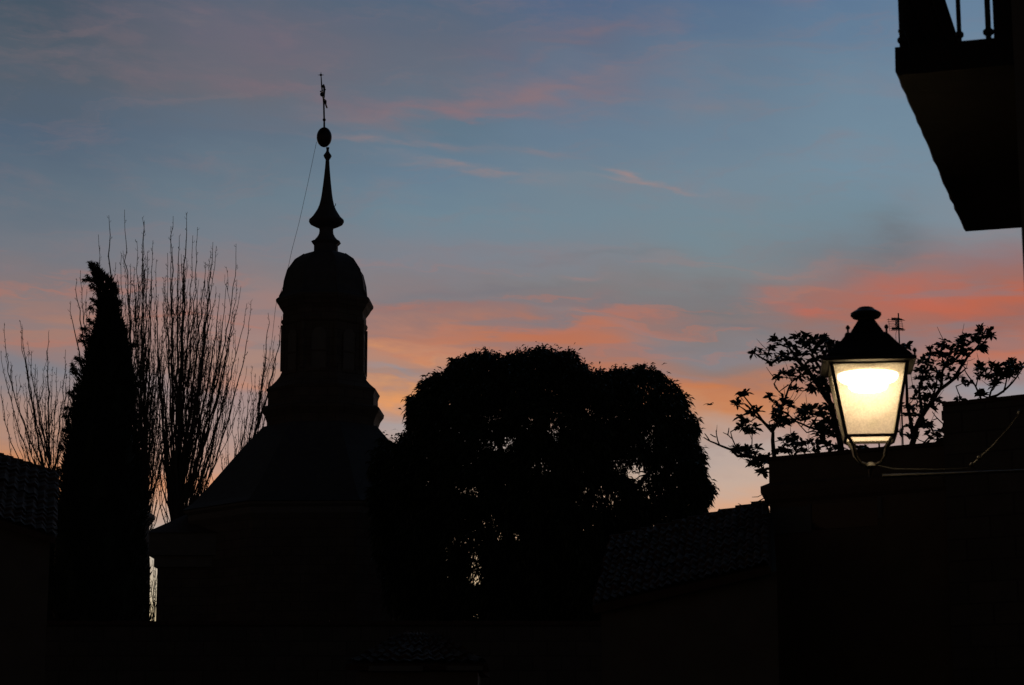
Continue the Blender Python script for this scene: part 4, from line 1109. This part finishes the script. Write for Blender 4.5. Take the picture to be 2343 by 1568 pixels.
def build_magnolia():
    Y = MAGY
    Z = lambda p, dy=0: P(1573+p[0]*.386, 695.75+p[1]*.386, Y+dy)
    b = Z((1050, 2500)); 
    root = thing('magnolia_tree', (b.x, Y, 0), 'sparse magnolia with leathery leaf rosettes silhouetted around the lantern', 'tree')
    wood = MB(); nodes = []
    tz = Z((1050, 1150)).z
    wood.tube([(b.x, Y, 0), (b.x, Y, tz-.6), (b.x, Y, tz)], [.2, .17, .14], 10)
    for lim, r in MAG_LIMBS:
        pts = []
        dy0 = random.uniform(-.5, .5)
        for i, p in enumerate(lim):
            pts.append(Z((p[0]+random.uniform(-3, 3), p[1]+random.uniform(-3, 3)), dy0*i/len(lim)))
        # resample with slight wobble
        fine = []
        for i in range(len(pts)-1):
            m = max(2, int((pts[i+1]-pts[i]).length/.12))
            for j in range(m):
                q = pts[i].lerp(pts[i+1], j/m)
                fine.append(q+Vector((random.gauss(0, .006), random.gauss(0, .006), random.gauss(0, .006))))
        fine.append(pts[-1])
        n = len(fine)
        rs = [r*(1-i/n)**.8+.0045 for i in range(n)]
        wood.tube(fine, rs, 6)
        nodes += [(q, rr) for q, rr in zip(fine, rs)]
    spots = [Z((x+random.uniform(-4, 4), y+random.uniform(-4, 4)), random.uniform(-.5, .5)) for x, y in MAG_SPOTS]
    for x, y in MAG_SPOTS:
        if random.random() < (.6 if 650 < x < 900 else .30): spots.append(Z((x+random.gauss(0, 14), y+random.gauss(0, 12)), random.uniform(-.7, .7)))
    NP = np.array([tuple(q) for q, _ in nodes])
    todo = list(range(len(spots)))
    best = {i: np.min(np.linalg.norm((NP-np.array(spots[i]))*np.array([1, .45, 1]), axis=1)) for i in todo}
    PV = []; PD = []; PL = []; PW = []
    while todo:
        i = min(todo, key=lambda k: best[k]); todo.remove(i)
        s = spots[i]
        dd = (NP-np.array(s))*np.array([1, .45, 1])
        # prefer attaching to points lower than the rosette
        cost = np.linalg.norm(dd, axis=1) + np.clip(NP[:, 2]-s.z, 0, 9)*.9
        j = int(np.argmin(cost)); q = Vector(NP[j])
        L = (s-q).length
        ax = Vector((0, 0, 1))
        if L > .03:
            m = q.lerp(s, .55)+Vector((random.gauss(0, .02), 0, -.05*L))
            wood.tube([q, m, s], [.010, .008, .0055], 5)
            NP = np.vstack([NP, [tuple(m)], [tuple(s)]])
            for k in todo:
                best[k] = min(best[k], (s-spots[k]).length)
            ax = (s-m).normalized()
        # rosette
        nl = random.randint(8, 18); ls = random.uniform(.8, 1.15)
        for k in range(nl):
            a = 2*math.pi*k/nl + random.uniform(-.4, .4)
            el = random.uniform(-.5, .95)
            d = Vector((math.cos(a)*math.cos(el), math.sin(a)*math.cos(el), math.sin(el))) + ax*.55
            PV.append(tuple(s - ax*random.uniform(0, .05))); PD.append(tuple(d))
            PL.append(random.uniform(.08, .178)*ls); PW.append(random.uniform(.042, .074)*ls)
    # leaves in two halves so that they bend
    pos = np.array(PV); d = np.array(PD); d /= np.linalg.norm(d, axis=1, keepdims=True)
    ln = np.array(PL)[:, None]; wd = np.array(PW)[:, None]
    n = len(pos)
    side = np.cross(d, np.tile([0, 0, 1.0], (n, 1))+rng.normal(size=(n, 3))*.5); side /= np.linalg.norm(side, axis=1, keepdims=True)
    up = np.cross(side, d)
    dz = np.array([0, 0, -1.0])
    p = [pos, pos+d*ln*.28+side*wd*.38+up*wd*.12, pos+d*ln*.62+side*wd*.46+dz*ln*.06+up*wd*.12, pos+d*ln+dz*ln*.22, pos+d*ln*.62-side*wd*.46+dz*ln*.06+up*wd*.12, pos+d*ln*.28-side*wd*.38+up*wd*.12]
    V = np.stack(p, 1).reshape(-1, 3); o = (np.arange(n)*6)[:, None]
    F = np.concatenate([o+np.array([0, 1, 2, 5]), o+np.array([5, 2, 3, 4])])
    np_mesh('crown', V, F, MAG, root)
    for _ in range(90):
        j = random.randrange(len(NP)); q = Vector(NP[j])
        d = Vector((random.gauss(0, .5), random.gauss(0, .3), random.uniform(.2, 1))).normalized()*random.uniform(.12, .34)
        wood.tube([q, q+d*.6+Vector((0, 0, -.01)), q+d], [.006, .005, .003], 4)
    wood.build('trunk', BARK, root, fix=False)
build_magnolia()

# dry twigs leaning out over the low roof: a small bare shrub rooted against the house corner
def build_shrub():
    Y = 29.4
    Z = lambda x, y, dy=0: P(2600*.605+x*.605/2.413, 1550*.605+y*.605/2.413, Y+dy)
    b = Z(735, 850)
    root = thing('bare_shrub', (b.x, Y, b.z-.1), 'leafless twigs sprouting over the tile roof from the house corner', 'shrub')
    m = MB()
    for pts, r in (([(745, 880), (720, 790), (640, 840), (600, 880), (540, 890), (505, 880), (460, 855)], .011), ([(720, 790), (690, 768), (640, 795), (585, 797)], .007), ([(600, 880), (608, 852), (570, 838)], .006), ([(735, 860), (700, 830), (660, 860)], .007), ([(735, 870), (718, 850), (726, 800)], .006)):
        m.tube([Z(x, y, -.02*i) for i, (x, y) in enumerate(pts)], [r*(1-i/len(pts)*.6) for i in range(len(pts))], 5)
    m.build('twig', BARK, root)
build_shrub()

# ------------------------------------------------------------------ the bird
def build_bird():
    Y = 75.0; c = P(1623, 926, Y)
    root = thing('bird', c, 'tiny dark bird in flight between the round tree and the magnolia', 'bird')
    m = MB()
    m.tube([c+Vector((-.10, 0, -.02)), c+Vector((-.05, 0, 0)), c+Vector((.02, 0, .005)), c+Vector((.08, 0, .012)), c+Vector((.11, 0, .012))], [.006, .02, .03, .022, .006], 8)
    for s in (-1, 1):
        w = [c+Vector((.05, 0, .015)), c+Vector((.03, s*.10, .055)), c+Vector((-.02, s*.20, .045)), c+Vector((-.06, s*.27, .0)), c+Vector((-.05, s*.15, .03)), c+Vector((-.03, 0, .012))]
        ang = rad(40)
        w = [c+Matrix.Rotation(ang, 3, 'Z') @ (p-c) for p in w]
        m.prism(w, (0, 0, .008))
    m.build('body', FEATHER, root)
build_bird()
